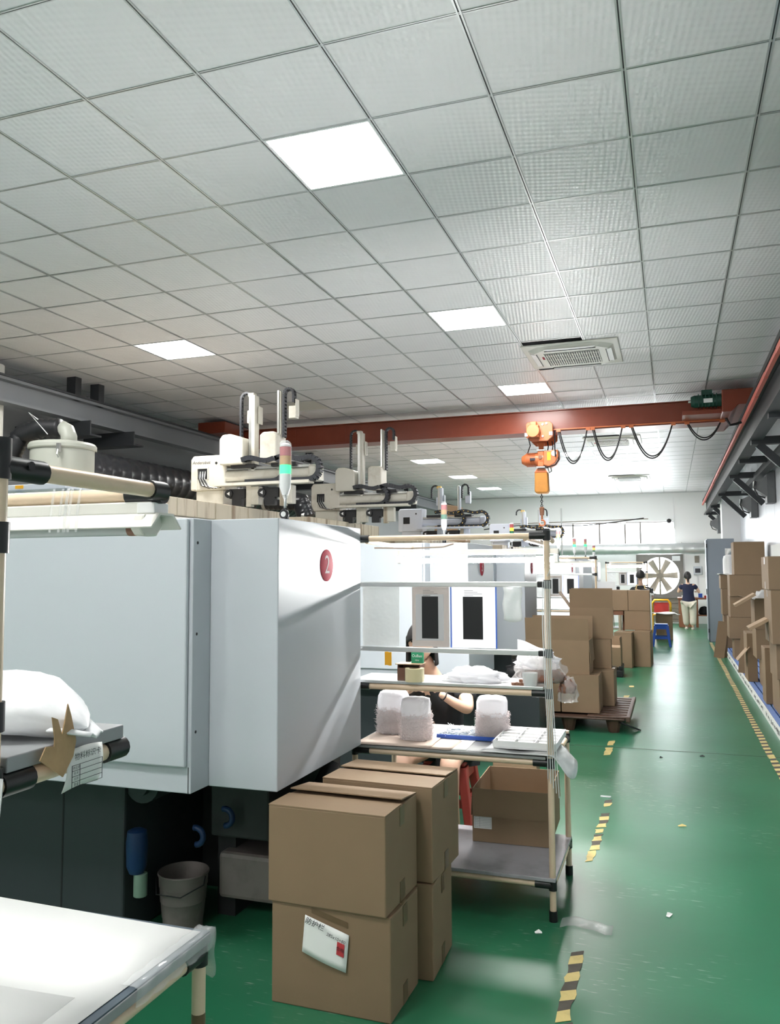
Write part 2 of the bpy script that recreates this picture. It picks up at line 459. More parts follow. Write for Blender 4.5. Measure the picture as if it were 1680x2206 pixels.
# grid bars: two light lips with a dark slot between them
def gridbar(L):
    return B().box(-.011, -.003, 0, L, -.004, .0).box(.003, .011, 0, L, -.004, 0).mat(1).box(-.004, .004, 0, L, .001, .010)
yl = GY0+j0*T
gb = gridbar(YB-yl).build('grid_bar', [MT['alu'], MT['dark']], ceil, local=True)
first = True
for i in range(i0, i1+2):
    x = GX0+i*T
    if x > XR or x < XL: continue
    o = gb if first else gb.copy()
    if not first: COL.objects.link(o)
    first = False; o.location = (x, yl, ZC)
xb0 = GX0+i0*T
cbm = B().box(0, XR-xb0, -.0075, -.002, -.003, 0).box(0, XR-xb0, .002, .0075, -.003, 0).mat(1).box(0, XR-xb0, -.003, .003, .001, .01)
cb = cbm.build('cross_bar', [MT['alu'], MT['dark']], ceil, local=True)
for n, j in enumerate(range(j0, j1+2)):
    y = GY0+j*T
    if y > YB: continue
    o = cb if n == 0 else cb.copy()
    if n: COL.objects.link(o)
    o.location = (xb0, y, ZC)
tag(B().box(XL, XR, YB-.03, YB, ZC-.03, ZC).box(XR-.03, XR, YF, YB, ZC-.03, ZC).build('trim_3', MT['alu'], local=True), kind='structure')

# LED panels
order = ['nearest row', 'second row', 'third row', 'fourth row', 'fifth row', 'sixth row', 'seventh row', 'eighth row', 'last row']
vis_lab = {(-1, 1): 'large glowing square light panel, nearest one in the ceiling', (-1, 6): 'glowing light panel in front of the nearest ceiling air conditioner',
           (-6, 6): 'glowing light panel on the far left above the grey runway beam', (-1, 11): 'glowing light panel just before the orange crane girder',
           (-6, 11): 'unlit square light panel above the first gantry robot mast', (-6, 26): 'bright distant light panel left of the chain hoist'}
for (i, j), on in lights.items():
    cx_, cy_ = GX0+(i+.5)*T, GY0+(j+.5)*T
    lab = vis_lab.get((i, j), 'square ceiling light panel in the %s column, %s from the camera end' % ('right' if i == -1 else 'left', order[LY.index(j)]))
    t = thing('ceiling_light', lab, 'ceiling light', (cx_, cy_, ZC-.002), group='recessed light panels')
    f = B(); a, c = T/2-.006, T/2-.02
    f.box(-a, a, -a, -c, 0, .02).box(-a, a, c, a, 0, .02).box(-a, -c, -c, c, 0, .02).box(c, a, -c, c, 0, .02)
    f.build('frame', MT['plastic_white'], t, local=True)
    B().box(-c, c, -c, c, .004, .012).build('diffuser', MT['panel_emit'] if on else MT['ac_white'], t, local=True)

# ------------------------------------------------------------------ text helper (lettering as flat mesh)
def text_mesh(txt, size, shear=0):
    cu = bpy.data.curves.new('lettering', 'FONT'); cu.body = txt; cu.size = size; cu.align_x = 'CENTER'; cu.align_y = 'CENTER'; cu.shear = shear
    cu.resolution_u = 3
    o = bpy.data.objects.new('lettering_tmp', cu); COL.objects.link(o)
    bpy.context.view_layer.update()
    dg = bpy.context.evaluated_depsgraph_get()
    me = bpy.data.meshes.new_from_object(o.evaluated_get(dg))
    bpy.data.objects.remove(o); bpy.data.curves.remove(cu)
    return me
def lettering(name, txt, size, material, parent, pos, right, up, shear=0):
    """pos in the root's local frame; right/up span the text plane"""
    me = text_mesh(txt, size, shear); me.name = name
    me.materials.clear(); me.materials.append(material)
    R = Vector(right).normalized(); U = Vector(up).normalized(); Nn = R.cross(U)
    M = Matrix((R, U, Nn)).transposed().to_4x4(); M.translation = Vector(pos)
    me.transform(M)
    o = bpy.data.objects.new(name, me); COL.objects.link(o); o.parent = parent
    return o

def arc(c, r, a0, a1, n, plane='xz'):
    out = []
    for i in range(n+1):
        a = a0+(a1-a0)*i/n; p, q = r*math.cos(a), r*math.sin(a)
        out.append((c[0]+p, c[1], c[2]+q) if plane == 'xz' else (c[0], c[1]+p, c[2]+q) if plane == 'yz' else (c[0]+p, c[1]+q, c[2]))
    return out

# ------------------------------------------------------------------ air conditioners
def cassette(loc, lab):
    t = thing('ceiling_air_conditioner', lab, 'air conditioner', (loc[0], loc[1], ZC-.045), group='ceiling cassette air conditioners')
    a, c = .47, .36
    def ring(r, w): return [(-r, -r+w), (-r+w, -r), (r-w, -r), (r, -r+w), (r, r-w), (r-w, r), (-r+w, r), (-r, r-w)]
    b = B(); b.prism([(-a, -a), (a, -a), (a, a), (-a, a)], 'z', .028, .044)
    b.build('panel', MT['ac_white'], t, local=True, bevel=.008)
    b = B()
    n = 8; lo = ring(c, .09); hi = ring(.42, .11)
    b.add([(p[0], p[1], 0) for p in lo]+[(p[0], p[1], .03) for p in hi], [list(range(8))[::-1]]+[(i, (i+1) % 8, 8+(i+1) % 8, 8+i) for i in range(8)])
    b.build('fascia', MT['ac_white'], t, local=True, bevel=.01)
    for k in range(4):
        v = B().prism([(-.22, .345), (.22, .345), (.25, .395), (-.25, .395)], 'z', .006, .012)
        v.mat(1).prism([(-.24, .338), (.24, .338), (.25, .344), (-.25, .344)], 'z', .001, .01)
        v.xf(Matrix.Translation((0, 0, -.008)) @ Matrix.Rotation(k*PI/2, 4, 'Z'))
        v.build('louvre_vane', [MT['plastic_white'], MT['dark']], t, local=True)
    g = B().box(-.27, .27, -.24, .24, -.003, -.001).build('intake', MT['ink_black'], t, local=True)
    me = None
    for k in range(24):
        x = -.265+.53*k/23
        if me is None:
            s = B().box(-.0042, .0042, -.24, .24, -.012, -.003).build('grille_slat', MT['ac_white'], t, local=True); me = s
        else:
            s = me.copy(); COL.objects.link(s)
        s.location = (x, 0, 0)
    for q in (-.16, 0, .16): B().box(-.27, .27, q-.004, q+.004, -.008, -.003).build('grille_cross', MT['ac_white'], t, local=True)
    B().box(-.30, -.28, -.13, -.03, -.004, -.002).build('maker_mark', MT['badge'], t, local=True)
cassette(AC[0], 'off-white square ceiling air conditioner, nearest, in front of the orange girder')
cassette(AC[1], 'ceiling air conditioner seen behind the hanging cable loops')
cassette(AC[2], 'small distant ceiling air conditioner near the back wall')

# ------------------------------------------------------------------ runway beams
def ibeam(b, x, y0, y1, z0, z1, w, tf=.03, tw=.02):
    b.box(x-w/2, x+w/2, y0, y1, z1-tf, z1).box(x-w/2, x+w/2, y0, y1, z0, z0+tf).box(x-tw/2, x+tw/2, y0, y1, z0+tf, z1-tf)
t = thing('runway_beam', 'grey steel runway beam running along the left side under the ceiling', 'beam', (-6.4, 5, 3.27))
b = B(); ibeam(b, -6.4, .5, 24.6, 3.27, 3.53, .16); b.build('girder', MT['runway_lt'], t)
B().box(-6.5, -6.3, .5, 24.6, 3.53, 3.55).build('rail', MT['runway'], t)
for yy in (7.55, 7.95, 14.0, 20.0):
    B().box(-6.46, -6.34, yy-.05, yy+.05, 3.5, ZC+.01).build('hanger', MT['runway'], t)
for yy in (7.7, 8.5, 14.3, 20.3):
    c = B().box(-6.95, -6.2, yy-.11, yy-.09, 3.1, 3.27).box(-6.95, -6.2, yy-.09, yy+.09, 3.1, 3.12).build('support_bracket', MT['runway'], t)
B().box(-7.3, -6.5, 7.62, 7.72, 3.22, 3.27).build('wall_strut', MT['runway'], t)

XW = .95
t = thing('runway_beam', 'dark steel runway beam with pink conductor bar along the right wall', 'beam', (XW, 8, 3.02))
b = B(); ibeam(b, XW+.03, 1.0, 24.4, 3.05, 3.42, .15, .03, .02); b.build('girder', MT['runway'], t)
B().box(XW-.07, XW+.05, 1.0, 24.4, 3.42, 3.47).build('rail', MT['dark'], t)
cb_ = B()
for k in range(26): cb_.box(XW-.085, XW-.05, 1.0+.9*k, 1.89+.9*k, 3.315+random.uniform(-.006, .006), 3.365+random.uniform(-.006, .006))
cb_.build('conductor_bar', MT['pink'], t)
for k, yy in enumerate((6.4, 8.6, 10.4, 12.2, 14.2, 17.6, 20.9, 23.6)):
    B().box(XW-.02, XR, yy-.05, yy+.05, 3.0, 3.09).build('bracket_arm', MT['runway'], t)
    if k % 2 == 0 or k > 3:
        B().bar((XW+.06, yy, 3.0), (XR-.08, yy, 2.58), .09, .07, (0, 1, 0)).build('bracket_brace', MT['runway'], t)
B().box(XR-.22, XR-.12, 1.0, 16.5, 2.95, 3.05).build('tie_beam', MT['runway'], t)
B().box(XR-.45, XR-.05, 24.0, 24.12, 2.1, 2.16).build('low_arm', MT['runway'], t)
# ------------------------------------------------------------------ crane girder
YC = 11.0
t = thing('crane_bridge', 'long orange box girder of the overhead crane crossing the hall', 'crane', (-2.7, YC, 3.38))
b = B(); b.box(-6.05, .72, YC-.13, YC+.13, 3.39, 3.655)
b.build('girder', MT['orange'], t, bevel=.006)
B().box(-6.05, .72, YC-.17, YC+.17, 3.372, 3.39).build('bottom_flange', MT['orange'], t)
B().box(-6.05, .95, YC-.15, YC+.15, 3.655, 3.668).build('top_flange', MT['orange'], t)
for xx in (-5.2, -4.4): B().box(xx-.4, xx+.0, YC-.134, YC-.13, 3.40, 3.63).build('stiffener_plate', MT['orange'], t)
b = B().prism([(.62, 3.39), (.62, 3.655), (1.02, 3.655), (1.02, 3.47), (.80, 3.47), (.72, 3.39)], 'y', YC-.75, YC+.75); b.build('end_carriage', MT['orange'], t, bevel=.01)
B().box(-6.5, -6.05, YC-.7, YC+.7, 3.55, 3.72).build('end_carriage', MT['orange'], t, bevel=.01)
B().box(.96, 1.0, YC-.755, YC-.74, 3.53, 3.6).build('buffer', MT['dark'], t)
mo = B(); mo.cyl((.32, YC-.62, 3.555), (.62, YC-.62, 3.555), .075, n=16).cyl((.28, YC-.62, 3.555), (.32, YC-.62, 3.555), .06, .075, n=16)
for k in range(6): mo.box(.36+.04*k, .37+.04*k, YC-.70, YC-.54, 3.48, 3.63)
mo.box(.40, .52, YC-.68, YC-.56, 3.62, 3.68)
m_ = mo.build('drive_motor', MT['green_motor'], t, smooth=40)
B().box(.42, .52, YC-.703, YC-.70, 3.52, 3.57).build('rating_plate', MT['plastic_white'], m_)
B().cyl((.25, YC-.62, 3.555), (.28, YC-.62, 3.555), .014).build('shaft', MT['steel'], m_)
B().box(.18, .62, YC-.62, YC-.14, 3.40, 3.45).build('motor_bracket', MT['orange'], t)
b = B().tube([(.70, YC-.3, 3.45), (.69, YC-.3, 3.38), (.73, YC-.3, 3.30), (.80, YC-.3, 3.31), (.86, YC-.3, 3.33)], .016); b.build('collector_cable', MT['rubber'], t)
# festoon
t2 = thing('festoon_cable', 'black cable loops hanging under the orange girder right of the hoist', 'cable', (-.4, YC-.2, 2.95))
B().box(-1.45, .72, YC-.2, YC-.18, 3.385, 3.40).build('track', MT['hoist_orange'], t2)
for (xa, xb, zb) in ((-1.36, -.98, 2.93), (-.92, -.54, 2.95), (-.44, .07, 2.95), (.23, .64, 3.15)):
    for dx, dz in ((0, 0), (.018, .03)):
        n = 18; pts = []
        for i in range(n+1):
            u = i/n; x = xa+dx+(xb-xa-dx*1.2)*u; s = abs(2*u-1)
            pts.append((x, YC-.2+dx, zb+dz+(3.385-zb-dz)*s**2.1))
        B().tube(pts, .009, 6).build('cable_loop', MT['rubber'], t2, smooth=0)
    for x in (xa, xb): B().box(x-.02, x+.035, YC-.215, YC-.165, 3.355, 3.39).build('trolley_clip', MT['hoist_orange'], t2)
B().tube([(-1.40, YC-.2, 3.38), (-1.405, YC-.2, 3.2), (-1.40, YC-.2, 3.03)], .009, 6).build('drop_cable', MT['rubber'], t2)

# ------------------------------------------------------------------ chain hoist
HX, HY = -1.61, YC-.02
t = thing('chain_hoist', 'orange electric chain hoist with yellow chain bag hanging from the girder', 'hoist', (HX, HY, 2.1))
b = B().prism([(HX-.16, 3.30), (HX-.10, 3.24), (HX+.12, 3.24), (HX+.19, 3.30), (HX+.19, 3.46), (HX+.15, 3.50), (HX-.14, 3.50), (HX-.16, 3.47)], 'y', HY-.24, HY-.21); b.build('trolley_plate', MT['hoist_orange'], t, bevel=.006)
B().prism([(HX-.16, 3.30), (HX-.10, 3.24), (HX+.12, 3.24), (HX+.19, 3.30), (HX+.19, 3.46), (HX-.14, 3.48)], 'y', HY+.22, HY+.25).build('trolley_plate', MT['hoist_orange'], t, bevel=.006)
b = B().box(HX-.12, HX+.02, HY-.36, HY-.24, 3.28, 3.44).cyl((HX-.05, HY-.38, 3.36), (HX-.05, HY-.24, 3.36), .085, n=20).box(HX-.09, HX-.01, HY-.34, HY-.24, 3.44, 3.49); b.build('trolley_motor', MT['hoist_orange'], t, smooth=35, bevel=.006)
for dx in (-.155, .165): B().box(HX+dx-.022, HX+dx+.022, HY-.252, HY-.24, 3.31, 3.355).build('guide_roller', MT['plastic_white'], t)
for dx, dz in ((.06, 3.46), (.11, 3.47), (.06, 3.30)): B().cyl((HX+dx, HY-.255, dz), (HX+dx, HY-.24, dz), .014, n=8).build('bolt', MT['steel'], t)
B().cyl((HX, HY, 3.24), (HX, HY, 3.10), .035, .03).cyl((HX, HY, 3.24), (HX, HY, 3.20), .06, .035).build('suspension', MT['hoist_orange'], t, smooth=30)
b = B().lathe([(.0, -.25), (.05, -.25), (.075, -.21), (.085, -.19), (.085, -.06), (.095, -.06), (.095, -.0), (.1, 0), (.1, .05)], (HX, HY-.05, 3.02), 'x', 18)
for k in range(9): b.lathe([(.085, -.185+.014*k), (.096, -.185+.014*k), (.096, -.18+.014*k), (.085, -.18+.014*k)], (HX, HY-.05, 3.02), 'x', 18)
b.build('motor_housing', MT['hoist_orange'], t, smooth=30)
B().prism([(HX+.05, 2.93), (HX+.05, 3.12), (HX+.24, 3.13), (HX+.245, 3.03), (HX+.20, 2.95), (HX+.12, 2.91)], 'y', HY-.16, HY+.06).build('gear_housing', MT['hoist_orange'], t, bevel=.012)
B().box(HX-.03, HX+.05, HY-.14, HY+.04, 2.92, 3.12).build('load_block', MT['hoist_orange'], t, bevel=.01)
B().cyl((HX+.01, HY-.16, 3.04), (HX+.01, HY-.14, 3.04), .026).build('oil_plug', MT['copper'], t)
B().box(HX+.10, HX+.145, HY-.163, HY-.16, 2.99, 3.10).build('warning_sticker', MT['yellow'], t)
B().cyl((HX+.19, HY-.165, 3.08), (HX+.19, HY-.16, 3.08), .035, n=18).build('round_plate', MT['plastic_white'], t)
B().box(HX-.13, HX-.06, HY-.155, HY-.15, 3.0, 3.03).build('name_plate', MT['ink'], t)
B().box(HX-.045, HX+.065, HY-.15, HY+.05, 2.90, 2.915).box(HX-.045, HX+.065, HY-.15, HY+.05, 3.125, 3.14).build('clamp', MT['steel'], t)
b = B().prism([(HX-.085, 2.60), (HX-.07, 2.565), (HX+.08, 2.56), (HX+.10, 2.60), (HX+.09, 2.84), (HX+.06, 2.885), (HX-.05, 2.885), (HX-.08, 2.84)], 'y', HY-.10, HY+.05); b.build('chain_bag', MT['bag_yellow'], t, bevel=.02)
B().prism([(HX-.085, 2.835), (HX+.095, 2.835), (HX+.06, 2.892), (HX-.05, 2.892)], 'y', HY-.105, HY+.055).build('bag_top', MT['hoist_orange'], t, bevel=.01)
b = B()
for k in range(6):
    z = 2.55-.03*k; pl = 'xz' if k % 2 else 'yz'
    b.tube(arc((HX, HY-.03, z), .014, 0, 2*PI, 10, pl), .0055, 6, False)
b.build('load_chain', MT['dark'], t, smooth=0)
B().lathe([(.0, 2.27), (.026, 2.27), (.03, 2.31), (.034, 2.37), (.02, 2.385), (0, 2.385)], (HX, HY-.03, 0), 'z', 12).build('hook_block', MT['copper'], t, smooth=35)
b = B().cyl((HX, HY-.03, 2.27), (HX, HY-.03, 2.22), .012); b.tube(arc((HX, HY-.03, 2.17), .038, PI*.62, -PI*1.02, 14), [.011]*9+[.014]*3+[.010, .008, .004], 8); b.build('hook', MT['hoist_orange'], t, smooth=0)
for pts in ([(HX-.12, HY-.3, 3.28), (HX-.10, HY-.28, 3.18), (HX-.16, HY-.12, 3.11)], [(HX+.03, HY-.1, 2.92), (HX+.10, HY-.12, 2.90), (HX+.12, HY-.12, 2.83), (HX+.15, HY-.12, 2.85), (HX+.14, HY-.12, 2.9)],
            [(HX+.24, HY-.1, 3.04), (HX+.25, HY-.12, 3.0), (HX+.2, HY-.12, 2.93), (HX+.08, HY-.12, 2.9)], [(HX+.1, HY-.1, 3.25), (HX+.11, HY-.1, 3.18), (HX+.10, HY-.1, 3.12)], [(HX+.16, HY-.1, 3.25), (HX+.17, HY-.1, 3.18), (HX+.16, HY-.1, 3.12)]):
    B().tube(pts, .008, 6).build('control_cable', MT['rubber'], t, smooth=0)

# ------------------------------------------------------------------ pale machine enclosures
def make_machine(label, y0, number, base=True, depth=.885, left=-4.0):
    """y0: front of the projecting block"""
    X, zb, zt = -1.432, .715, 1.755
    t = thing('machine_enclosure', label, 'machine', (X, y0, 0))
    xs_ = -1.73; yp = y0-.125
    b = B()   # projecting operator block
    b.box(xs_, X, y0, y0+depth, zb, zt); b.build('operator_block', MT['mach'], t, bevel=.004)
    b = B().box(left, xs_, yp, y0+depth-.05, zb, zt); b.build('side_housing', MT['mach'], t, bevel=.004)
    b = B().box(left+.02, xs_-.015, yp-.022, yp-.001, zb+.10, zt-.002); b.build('door_panel', MT['mach_lip'], t, bevel=.006)
    for z in (.94, 1.31, 1.66): B().cyl((xs_+.001, yp+.03, z), (xs_-.004, yp+.03, z), .006, n=10).build('screw_hole', MT['ink_black'], t)
    B().box(xs_-.012, xs_-.009, yp-.0012, yp+.0, zb, zb+.098).build('seam', MT['ink_black'], t)
    bd = B(); bd.lathe([(0, .003), (.066, .003), (.07, .0015), (.07, 0)], (X+.0005, y0+.467, 1.573), 'x', 32)
    bo = bd.build('number_badge', MT['badge'], t, smooth=30)
    lettering('number', number, .115, MT['badge_print'], bo, Vector((X+.0045, y0+.467, 1.573))-t.location, (0, 1, 0), (0, 0, 1))
    if base:
        xb_ = -2.23; yb = y0+.155
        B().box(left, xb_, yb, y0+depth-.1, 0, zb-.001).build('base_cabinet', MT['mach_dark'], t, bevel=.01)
        B().box(-2.552, -2.545, yb-.002, yb+.001, .02, zb-.01).build('door_gap', MT['ink_black'], t)
        B().cyl((-2.16, yb+.02, .65), (-2.16, yb+.3, .65), .085, n=20).cyl((-2.16, yb-.01, .65), (-2.16, yb+.02, .65), .05, n=20).build('vent_flange', MT['mach_dark'], t, smooth=40)
        B().box(-1.99, -1.90, y0+.52, y0+.85, 0, zb-.01).build('frame_leg', MT['dark'], t)
        B().box(-1.62, -1.5, y0+.62, y0+.80, .40, zb-.01).build('valve_block', MT['mach_dark'], t, bevel=.01)
        B().box(-1.9, -1.62, y0+.30, y0+.80, .42, .70).build('hydraulic_unit', MT['dark'], t, bevel=.01)
        B().box(-1.95, -1.5, y0+.45, y0+.86, .10, .30).build('coolant_tank', MT['bucket'], t, bevel=.02)
        B().box(-2.25, -1.60, y0+.80, y0+.83, 0, zb-.01).build('shade_panel', MT['dark'], t)  # added dark panel: hides the lit floor behind, stands in for shade under the machine
        hb = B()
        hb.tube([(-1.46, y0+.6, .70), (-1.50, y0+.55, .58), (-1.58, y0+.48, .48), (-1.72, y0+.42, .44), (-1.9, y0+.40, .46)], .038, 10); hb.build('drain_hose', MT['rubber'], t, smooth=0)
        for (px_, py_, pz_) in ((-1.80, y0+.25, .52), (-1.92, y0+.22, .44)):
            B().tube(arc((px_, py_, pz_), .035, -PI*.5, PI*.6, 8), .013, 8).build('hose_clamp', MT['pump_blue'], t, smooth=0)
        pb = B().lathe([(0, .30), (.03, .30), (.042, .33), (.045, .42), (.04, .47), (.02, .48), (0, .48)], (-2.14, y0+.12, 0), 'z', 14)
        pb.build('filter_cup', MT['pump_blue'], t, smooth=40)
        B().lathe([(0, .21), (.028, .21), (.028, .30), (0, .30)], (-2.12, y0+.12, 0), 'z', 12).build('filter_bowl', MT['pump_green'], t, smooth=40)
        cbk = B()
        cbk.tube([(-1.52, y0+.75, .40), (-1.55, y0+.70, .22), (-1.64, y0+.62, .06), (-1.55, y0+.52, .02), (-1.46, y0+.40, .012), (-1.40, y0+.3, .012)], .007, 6)
        cbk.tube([(-1.7, y0+.55, .012), (-1.58, y0+.60, .015), (-1.46, y0+.62, .012)], .009, 6)
        cbk.build('power_cable', MT['rubber'], t, smooth=0)
        B().box(-1.9, -1.2, y0+.865, y0+.90, .30, .36).build('floor_rail', MT['steel'], t)
    else:
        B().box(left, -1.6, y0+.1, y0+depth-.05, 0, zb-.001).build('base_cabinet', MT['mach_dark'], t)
    return t
make_machine('large pale blue-grey machine enclosure with red number 2 badge, nearest', 2.845, '2')
make_machine('pale machine enclosure with number 3 badge behind the pipe rack', 5.965, '3', base=False, depth=.9, left=-3.9)
make_machine('pale machine enclosure with number 4 badge behind machine 3', 8.45, '4', base=False, depth=.78, left=-3.6)
make_machine('distant pale machine enclosure with number 5 badge beside the cardboard stacks', 12.3, '5', base=False, left=-3.1)
make_machine('farthest pale machine enclosure with number 6 badge near the exhaust fan', 16.0, '6', base=False, left=-3.1)

# ------------------------------------------------------------------ signal towers
def tower(loc, lab, on, bagged=True, s=1.0, stem=.10):
    t = thing('signal_tower', lab, 'signal light', loc, group='signal towers')
    x, y, z = 0, 0, 0
    B().cyl((0, 0, 0), (0, 0, .022*s), .016*s, n=12).cyl((0, 0, .02*s), (0, 0, .045*s), .013*s, .010*s).build('foot', MT['rubber'], t, local=True, smooth=30)
    B().cyl((0, 0, .04*s), (0, 0, stem*s), .006*s, n=8).build('stem', MT['alu'], t, local=True, smooth=0)
    h0 = stem*s; r = .0225*s
    B().lathe([(0, h0), (r*.5, h0), (r, h0+.03*s), (r, h0+.085*s), (0, h0+.085*s)], (0, 0, 0), 'z', 16).build('housing', MT['plastic_white'], t, local=True, smooth=30)
    zz = h0+.085*s
    for k, (nm, off) in enumerate((('green', 'led_green_off'), ('amber', 'led_amber'), ('red', 'led_red'))):
        mm = MT['green_on'] if (on == 'green' and nm == 'green') else MT['amber_on'] if (on == 'amber' and nm == 'amber') else MT[off]
        o = B().lathe([(0, zz), (r, zz), (r, zz+.036*s), (0, zz+.036*s)], (0, 0, 0), 'z', 16).build('lens', mm, t, local=True, smooth=30)
        o['label'] = nm+' lens'; zz += .037*s
    B().lathe([(r, zz), (r, zz+.008*s), (r*.6, zz+.014*s), (0, zz+.015*s)], (0, 0, 0), 'z', 16).build('cap', MT['plastic_white'], t, local=True, smooth=30)
    if bagged:
        rr = r*1.12; pf = [(.006*s, h0-.02*s), (.012*s, h0-.01*s), (rr, h0+.03*s), (rr*1.02, h0+.10*s), (rr, zz), (rr*.95, zz+.014*s), (rr*.6, zz+.024*s), (.002, zz+.026*s)]
        bg = B().lathe(pf, (0, 0, 0), 'z', 14)
        rnd = random.Random(3)
        bg.v = [v+Vector((rnd.uniform(-.0016, .0016), rnd.uniform(-.0016, .0016), rnd.uniform(-.002, .003))) for v in bg.v]
        bg.build('dust_bag', MT['film'], t, local=True, smooth=0)
    return t
tw = tower((-1.47, 2.98, 1.757), 'signal tower in clear bag with lit green lens on machine 2', 'green')
wh = B(); wh.lathe([(.010, -.007), (.018, -.008), (.020, -.004), (.020, .004), (.018, .008), (.010, .007)], (0, -.008, .021), 'y', 18)
wh.build('swivel_ring', MT['rubber'], tw, local=True, smooth=30)
B().cyl((0, -.017, .021), (0, .0, .021), .011, n=14).build('hub', MT['alu'], tw, local=True, smooth=30)
tower((-1.65, 6.1, 1.757), 'unlit signal tower in clear bag on machine 3', None)
tower((-1.66, 9.0, 1.757), 'small amber signal tower behind machine 3 near the hoist hook', 'amber', bagged=False)
for k, (x, y, c, lb) in enumerate(((-1.6, 12.5, 'amber', 'amber lit signal tower just right of the pipe rack top'), (-1.55, 14.2, 'green', 'green lit signal tower, left of two, in front of the silver duct'),
                                  (-1.55, 16.1, 'green', 'green lit signal tower, right of two, in front of the silver duct'), (-1.6, 18.5, 'amber', 'small amber lit signal tower, rightmost, by the silver duct'))):
    tower((x, y, 1.757 if k in (0, 2) else 1.70), lb, c, s=1.25)
for (x, y) in ((-1.55, 14.2), (-1.6, 18.5)):
    tag(B().box(x-1.4, x+.12, y-.3, y+.4, 0, .7).box(x-1.4, x+.1, y-.28, y+.38, .7, 1.70).build('control_cabinet', MT['mach']), 'pale control cabinet carrying a %s signal tower' % ('green' if y < 15 else 'small amber'), 'cabinet')

# ------------------------------------------------------------------ moulding machine beds with gantry robots
def bed(label, y0, y1, xr=-4.1, zt=2.2):
    t = thing('moulding_machine', label, 'machine', (xr-.9, (y0+y1)/2, 0))
    B().box(xr-1.8, xr, y0, y1, 0, zt-.16).build('body', MT['white_paint'], t, bevel=.02)
    B().box(xr-1.82, xr+.015, y0-.01, y1+.01, zt-.16, zt).build('top_rim', MT['rust_cream'], t, bevel=.008)
    n = int((y1-y0)/.32)
    for k in range(n):
        yy = y0+.2+k*.32
        B().box(xr+.015, xr+.021, yy-.008, yy+.008, zt-.155, zt-.005).build('rim_joint', MT['rust_cream'], t)
    return t
bed('rust-streaked cream moulding machine under the first gantry robot', 5.0, 8.3)
bed('rust-streaked cream moulding machine under the second gantry robot', 8.95, 11.4)
bed('cream moulding machine under the blue-grey gantry robots', 12.0, 15.4, xr=-3.6, zt=2.05)
bed('far cream moulding machine under the small distant gantry robot', 16.2, 19.8, xr=-3.2, zt=2.05)

def chain_strip(path, w, th, axis, mat_, parent, name='cable_chain', dots=None):
    """a drag chain: separate links along a path, width w along axis"""
    ax = Vector(axis); P = [Vector(p) for p in path]
    # resample
    pts = [P[0]]; step = .038; acc = 0
    for i in range(len(P)-1):
        d = P[i+1]-P[i]; L = d.length; s = step-acc
        while s < L: pts.append(P[i]+d*(s/L)); s += step
        acc = (acc+L) % step
    b = B(); db = B()
    for i in range(len(pts)-1):
        c = (pts[i]+pts[i+1])/2; d = (pts[i+1]-pts[i]); L = d.length*.86
        if L < 1e-5: continue
        d.normalize(); nn = ax.cross(d)
        M = Matrix((ax, d, nn)).transposed()
        for sgn in (-1, 1): b.cbox(c+ax*(sgn*w*.42), (w*.16, L*1.12, th), M)
        b.cbox(c+nn*th*.4, (w*.8, L*.62, th*.2), M); b.cbox(c-nn*th*.4, (w*.8, L*.62, th*.2), M)
        if dots and i % 2 == 0: db.cbox(c+ax*(-w*.52 if ax.y > 0 else w*.52), (.004, .014, .014), M)
    o = b.build(name, mat_, parent)
    if dots and db.v: db.build('chain_pin', dots, o)
    return o

